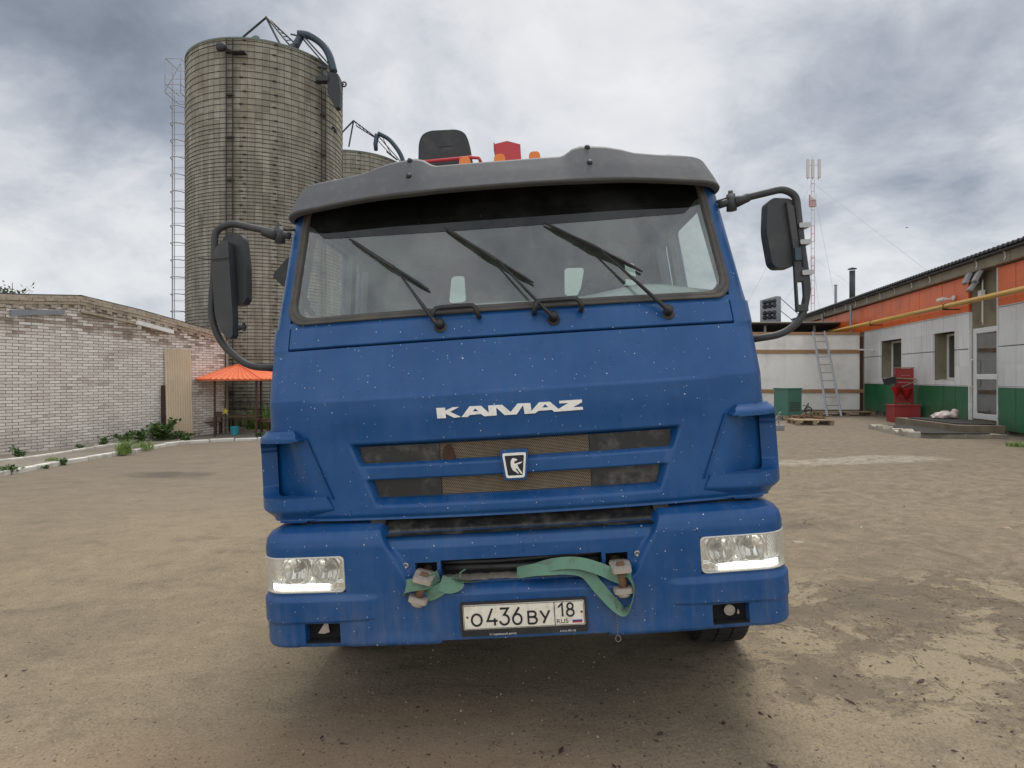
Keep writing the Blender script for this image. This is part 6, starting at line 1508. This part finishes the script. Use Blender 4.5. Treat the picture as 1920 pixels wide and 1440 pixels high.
# aluminium ladder
al = thing("ladder", "aluminium extension ladder leaning against the white board screen", "ladder"); b0, b1_, t0_, t1_ = at(1551, 775, 20.1), at(1577, 773, 20.1), at(1524, 622, 21.35), at(1546, 621, 21.35)
b0.z = b1_.z = gz(11) + .02
for off_, k0, k1 in ((0, 0, 1), (-.05, .0, .93)):
    for a, b in ((b0, t0_), (b1_, t1_)):
        m = MB(); d = Vector((0, off_, 0)); A = a.lerp(b, k0) + d; B = a.lerp(b, k1) + d; m.tube([A, B], .030, 4); m.build("rail", 'galv_steel', al)
m = MB()
for k in range(11): t = .03 + k * .094; m.tube([b0.lerp(t0_, t), b1_.lerp(t1_, t)], .016, 6)
m.build("rungs", 'galv_steel', al)
# green cabinet, pallets, junk
gcab = thing("metal_cabinet", "dull green metal cabinet standing on a pallet before the white screen", "cabinet", (at(1477, 0, 18.9).x, 18.9, gz(9) + .12), R(28))
m = MB(); m.box((-.33, -.25, 0), (.33, .25, .84)); cb = bevel(m.build("body", 'cabinet_green', gcab), .008); m = MB(); m.box((-.35, -.27, .841), (.35, .27, .875)); bevel(m.build("top", 'cabinet_green', gcab), .006)
m = MB()
for k in range(6): m.box((-.24, -.257, .16 + k * .05), (.24, -.251, .18 + k * .05))
m.build("vent", 'joint_dark', gcab); m = MB(); m.box((.325, -.18, .1), (.338, .18, .76)); m.build("side_panel", 'cabinet_green', gcab)
def pallet(label, c, rz, L=1.1, Wd=.8, seed=0):
    rng = random.Random(seed); root = thing("pallet", label, "pallet", c, rz, "wooden pallets")
    m = MB()
    for k in range(7):
        y = -Wd / 2 + k * Wd / 7; j = rng.uniform(-.01, .01); m.box((-L / 2, y + .01 + j, .118), (L / 2, y + Wd / 7 - .02 + j, .14))
    m.build("deck", 'old_wood', root); m = MB()
    for x in (-L / 2, -.05, L / 2 - .1):
        m.box((x, -Wd / 2, .095), (x + .1, Wd / 2, .117)); m.box((x, -Wd / 2, 0), (x + .1, Wd / 2, .020))
        for y in (-Wd / 2, -.05, Wd / 2 - .1): m.box((x + .001, y + .001, .021), (x + .099, y + .099, .094))
    m.build("blocks", 'old_wood', root); return root
p = gpt(1530, 797); pallet("weathered wooden pallet lying on the yard in front of the ladder", (p.x, p.y + .35, p.z), R(-6), 1.0, .8, 1)
pallet("pallet under the green metal cabinet", (gcab.location.x, 18.9, gz(9)), R(28), .85, .62, 2)
p = gpt(1560, 776); pallet("grey pallet lying flat at the foot of the white screen behind the ladder", (p.x - .1, 20.9, p.z), R(2), 1.9, .6, 3)
rng = random.Random(17)
def scrap(label, c, n, sx, sy, hz_, seed, mat='old_wood'):
    rng = random.Random(seed); m = MB()
    for k in range(n):
        M_ = Matrix.Translation((rng.uniform(-sx, sx), rng.uniform(-sy, sy), rng.uniform(.01, hz_))) @ Matrix.Rotation(rng.uniform(0, 3.1), 4, 'Z') @ Matrix.Rotation(rng.uniform(-.25, .25), 4, 'Y'); L = rng.uniform(.08, .3); m.box((-L, -.03, -.012), (L, .03, .012), M_)
    o = m.build("scrap_wood", mat); o.location = c; return tag(o, label, "scrap wood")
p = gpt(1525, 795); scrap("dark scrap pieces lying on top of the yard pallet", (p.x, p.y + .35, p.z + .155), 16, .35, .25, .05, 1, 'rusty_bolt')
p = gpt(1620, 775); scrap("short pieces of timber on the ground right of the ladder", (p.x, p.y, p.z), 7, .4, .2, .04, 2)
m = MB(); rng = random.Random(41)
pts = [Vector((rng.uniform(-.35, .35), rng.uniform(-.2, .2), rng.uniform(.02, .45))) for _ in range(14)]
m.tube(smooth_path(pts, 6), .010, 5); m.tube([(-.4, 0, .0), (-.35, .0, .5), (.1, 0, .55), (.4, .1, .3)], .02, 6)
for x in (-.2, .25): m.tube([(x + .13 * math.cos(a), -.1, .14 + .13 * math.sin(a)) for a in np.linspace(0, 6.283, 17)], .02, 6, False)
o = m.build("handcart", 'dark_steel'); p = gpt(1510, 778); o.location = (p.x, p.y + .4, p.z); tag(o, "tangle of dark wire and a small cart right of the green cabinet", "cart")
m = MB(); m.tube([(0, 0, .03), (.0, .0, .42), (.05, 0, .45)], .015, 6); m.tube([(.06 * math.cos(a), .0, .28 + .09 * math.sin(a)) for a in np.linspace(0, 6.283, 15)], .012, 5, False); m.box((-.12, -.1, 0), (.1, .1, .12))
o = m.build("pump", 'galv_steel'); p = gpt(1462, 806); o.location = (p.x - .02, p.y, p.z); tag(o, "small grey metal fitting on the ground beside the truck's right edge", "fitting")
bk_ = MB(); bk_.lathe([(.10, 0), (.13, .03), (.14, .16), (.0, .17)], n=14); 

# ---- bank of lamps on the lean-to roof
lb = thing("lamp_bank", "grey bank of round black stadium lamps standing above the lean-to roof", "lamp bank", (at(1445, 0, 27).x, 27, 0)); z0 = at(0, 600, 27).z; z1 = at(0, 556, 27).z
w0, w1 = at(1432, 0, 27).x - lb.location.x, at(1452, 0, 27).x - lb.location.x; w2 = at(1464, 0, 27).x - lb.location.x
m = MB(); m.prism([(w0, .25), (w1, -.15), (w2, -.02), (w2, .12), (w0, .4)], z0 - .1, z1, axis='z', fn=lambda u, v, d: (u, v, d if u > w0 + .01 else z0 + (d - z0) * .88)); m.build("housing", 'galv_steel', lb)
for r_ in range(2):
    for c_ in range(3):
        for rr in range(2):
            t = (c_ + .5) / 3; x = w0 + (w1 - w0) * t; y = .25 - .4 * t; z = z0 + (z1 - z0) * (.12 + .50 * r_ + .20 * rr) * (.93 + .07 * t); m = MB(); m.lathe([(.085, -.05), (.10, 0), (.08, .05), (.02, .03)], (x, y - .09, z), 12, Matrix.Rotation(R(70), 4, 'X')); m.build("lamp", 'badge_black', lb, True)
m = MB(); x = w2
m.tube([(w2, .1, z1 - .03), (w2 + 1.6, .6, z0 - .15)], .018, 5); m.tube([(w2, .1, z0 + .45), (w2 + .9, .4, z0 - .12)], .018, 5); m.tube([(0, .2, 3.2), (0, .2, z0)], .05, 6); m.build("stay", 'galv_steel', lb)
# ---- communication mast
D = 60.0; mx = at(1523, 0, D).x; ms = thing("radio_mast", "tall slim red and white lattice mast with three antenna panels and guy wires", "mast", (mx, D, 0)); zz = lambda py: at(0, py, D).z; xx = lambda px: at(px, 0, D).x - mx
hw = .17
bands = [(706, 600, 'mast_white'), (600, 569, 'mast_white'), (569, 540, 'mast_red'), (540, 513, 'mast_white'), (513, 480, 'mast_red'), (480, 453, 'mast_white'), (453, 423, 'mast_red'), (423, 388, 'mast_white'), (388, 338, 'mast_white')]
for y0, y1, mt in bands:
    m = MB(); a, b = zz(y0) - (6 if y0 == 706 else 0), zz(y1)
    C3 = [(-hw, -.1), (hw, -.1), (0, .2)]
    for cx, cy in C3: m.tube([(cx, cy, a), (cx, cy, b)], .035, 5)
    z = a
    while z < b - .1:
        for i in range(3): p, q_ = C3[i], C3[(i + 1) % 3]; m.tube([(p[0], p[1], z), (q_[0], q_[1], z)], .022, 4)
        z += .78
    m.build("lattice", mt, ms, fix=False)
m = MB(); m.tube([(0, 0, zz(338)), (0, 0, zz(293))], .05, 6)
for px in (1514, 1523, 1535): m.tube([(xx(px), 0, zz(338)), (xx(px), 0, zz(297))], .035, 5)
for py in (334, 310): m.tube([(xx(1513), 0, zz(py)), (xx(1536), 0, zz(py))], .03, 5)
m.build("antenna_frame", 'mast_white', ms, fix=False)
for px in (1513.5, 1522.5, 1535): m = MB(); m.box((xx(px) - .13, -.22, zz(334)), (xx(px) + .13, -.05, zz(300))); m.build("antenna", 'lamp_white', ms)
m = MB(); m.lathe([(.02, .16), (.24, .14), (.26, 0), (.02, -.02)], (xx(1523), -.35, zz(372)), 18, Matrix.Rotation(R(90), 4, 'X')); m.build("dish", 'pvc_white', ms); m = MB(); m.box((-.3, -.2, zz(388)), (.3, .1, zz(376))); m.box((-.34, -.15, zz(378)), (-.25, .0, zz(366))); m.build("radio_unit", 'mast_red', ms)
m = MB()
for za, ex, ey in ((zz(342), 14, -14), (zz(342), 8.5, 8), (zz(342), -13, -6), (zz(482), 9, -12), (zz(482), 6, 8), (zz(482), -10, -5)): m.tube([(0, 0, za), (ex, ey, .3)], .009, 3)
m.build("guy_wires", 'galv_steel', ms, fix=False)
# ---- distant bird
p = at(1700, 427, 70); m = MB(); m.tube([(-.22, 0, 0), (0, 0, .02), (.2, 0, 0)], [.02, .06, .02], 6)
m.add([(-.06, 0, .02), (.10, 0, .02), (-.02, -.32, .10), (-.10, -.30, .10)], [(0, 1, 2, 3)]); m.add([(-.06, 0, .02), (.10, 0, .02), (-.02, .32, .10), (-.10, .30, .10)], [(0, 1, 2, 3)]); o = m.build("bird", 'roof_dark'); o.location = p; o.rotation_euler = (R(25), 0, R(30)); tag(o, "small dark bird flying in the sky above the workshop roof", "bird")

# ---- stones and litter on the yard
def stone(px, py, r, mat, label, seed, group=None, flat=.55):
    p = gpt(px, py); o = blob("stone", (p.x, p.y, p.z + r * flat * .3), r, r * .8, r * flat, mat, label, "stone", seed)
    if group: o['group'] = group
stone(1888, 993, .040, 'stone', "single tan stone lying on open ground at the right", 1)
stone(1497, 1018, .055, 'concrete', "flat grey broken stone beside the truck's right headlight", 2, flat=.25)
stone(1615, 989, .012, 'board_white', "tiny white chip on the yard right of the headlight", 3)
stone(18, 1355, .022, 'brown_wood', "flat dark brown bark piece near the lower left corner", 4, flat=.25)
stone(461, 1188, .018, 'brown_steel', "small dark leaf-like chip left of the bumper", 5, flat=.25)
stone(308, 1093, .012, 'brown_steel', "small dark pebble on the plain ground left of the headlight", 6)
stone(590, 848 + 245, .001, 'brown_steel', "x", 7) if False else None
rs = random.Random(77); m = MB()
for k in range(900):
    px = rs.uniform(-60, 1980); py = 730 + 750 * rs.random() ** .8
    if py < 830: continue
    p = gpt(px, py)
    if p.x < -8.6: continue
    r = rs.uniform(.0022, .006) * (1.0 if rs.random() < .93 else 1.9); a = rs.uniform(0, 6); h = r * .7; z = gz(p.x) + .001
    V5 = [Vector((p.x + r * math.cos(a + t) * rs.uniform(.7, 1.2), p.y + r * math.sin(a + t) * rs.uniform(.7, 1.2), z - .004)) for t in (0, 1.5, 3.1, 4.6)] + [Vector((p.x, p.y, z + h))]
    m.add(V5, [(0, 1, 4), (1, 2, 4), (2, 3, 4), (3, 0, 4)])
m2 = MB()
for k in range(520):
    px = rs.uniform(-60, 1980); py = 800 + 700 * rs.random() ** .7
    p = gpt(px, py)
    if p.x < -8.6 or (px < 1380 and px > 500 and py < 1230): continue
    if px < 1350 and rs.random() < .55: continue
    L = rs.uniform(.004, .011) * (2.2 if rs.random() < .06 else 1); a = rs.uniform(0, 6.28); u = Vector((math.cos(a), math.sin(a), 0)) * L * rs.uniform(1, 2.2); v = Vector((-math.sin(a), math.cos(a), 0)) * L * .6; z = gz(p.x) + .004; c = Vector((p.x, p.y, z)); t_ = Vector((0, 0, L * .45))
    m2.add([c - u, c - v * 1.1, c + u * .9, c + v, c + t_ + u * .2], [(0, 1, 4), (1, 2, 4), (2, 3, 4), (3, 0, 4)])
tag(m2.build("debris", 'brown_steel', fix=False), "dark crumbs, bark and leaf bits scattered over the yard", "debris", None, 'stuff')
tag(m.build("gravel", 'stone', fix=False), "scattered grit and tiny stones over the yard", "gravel", None, 'stuff')
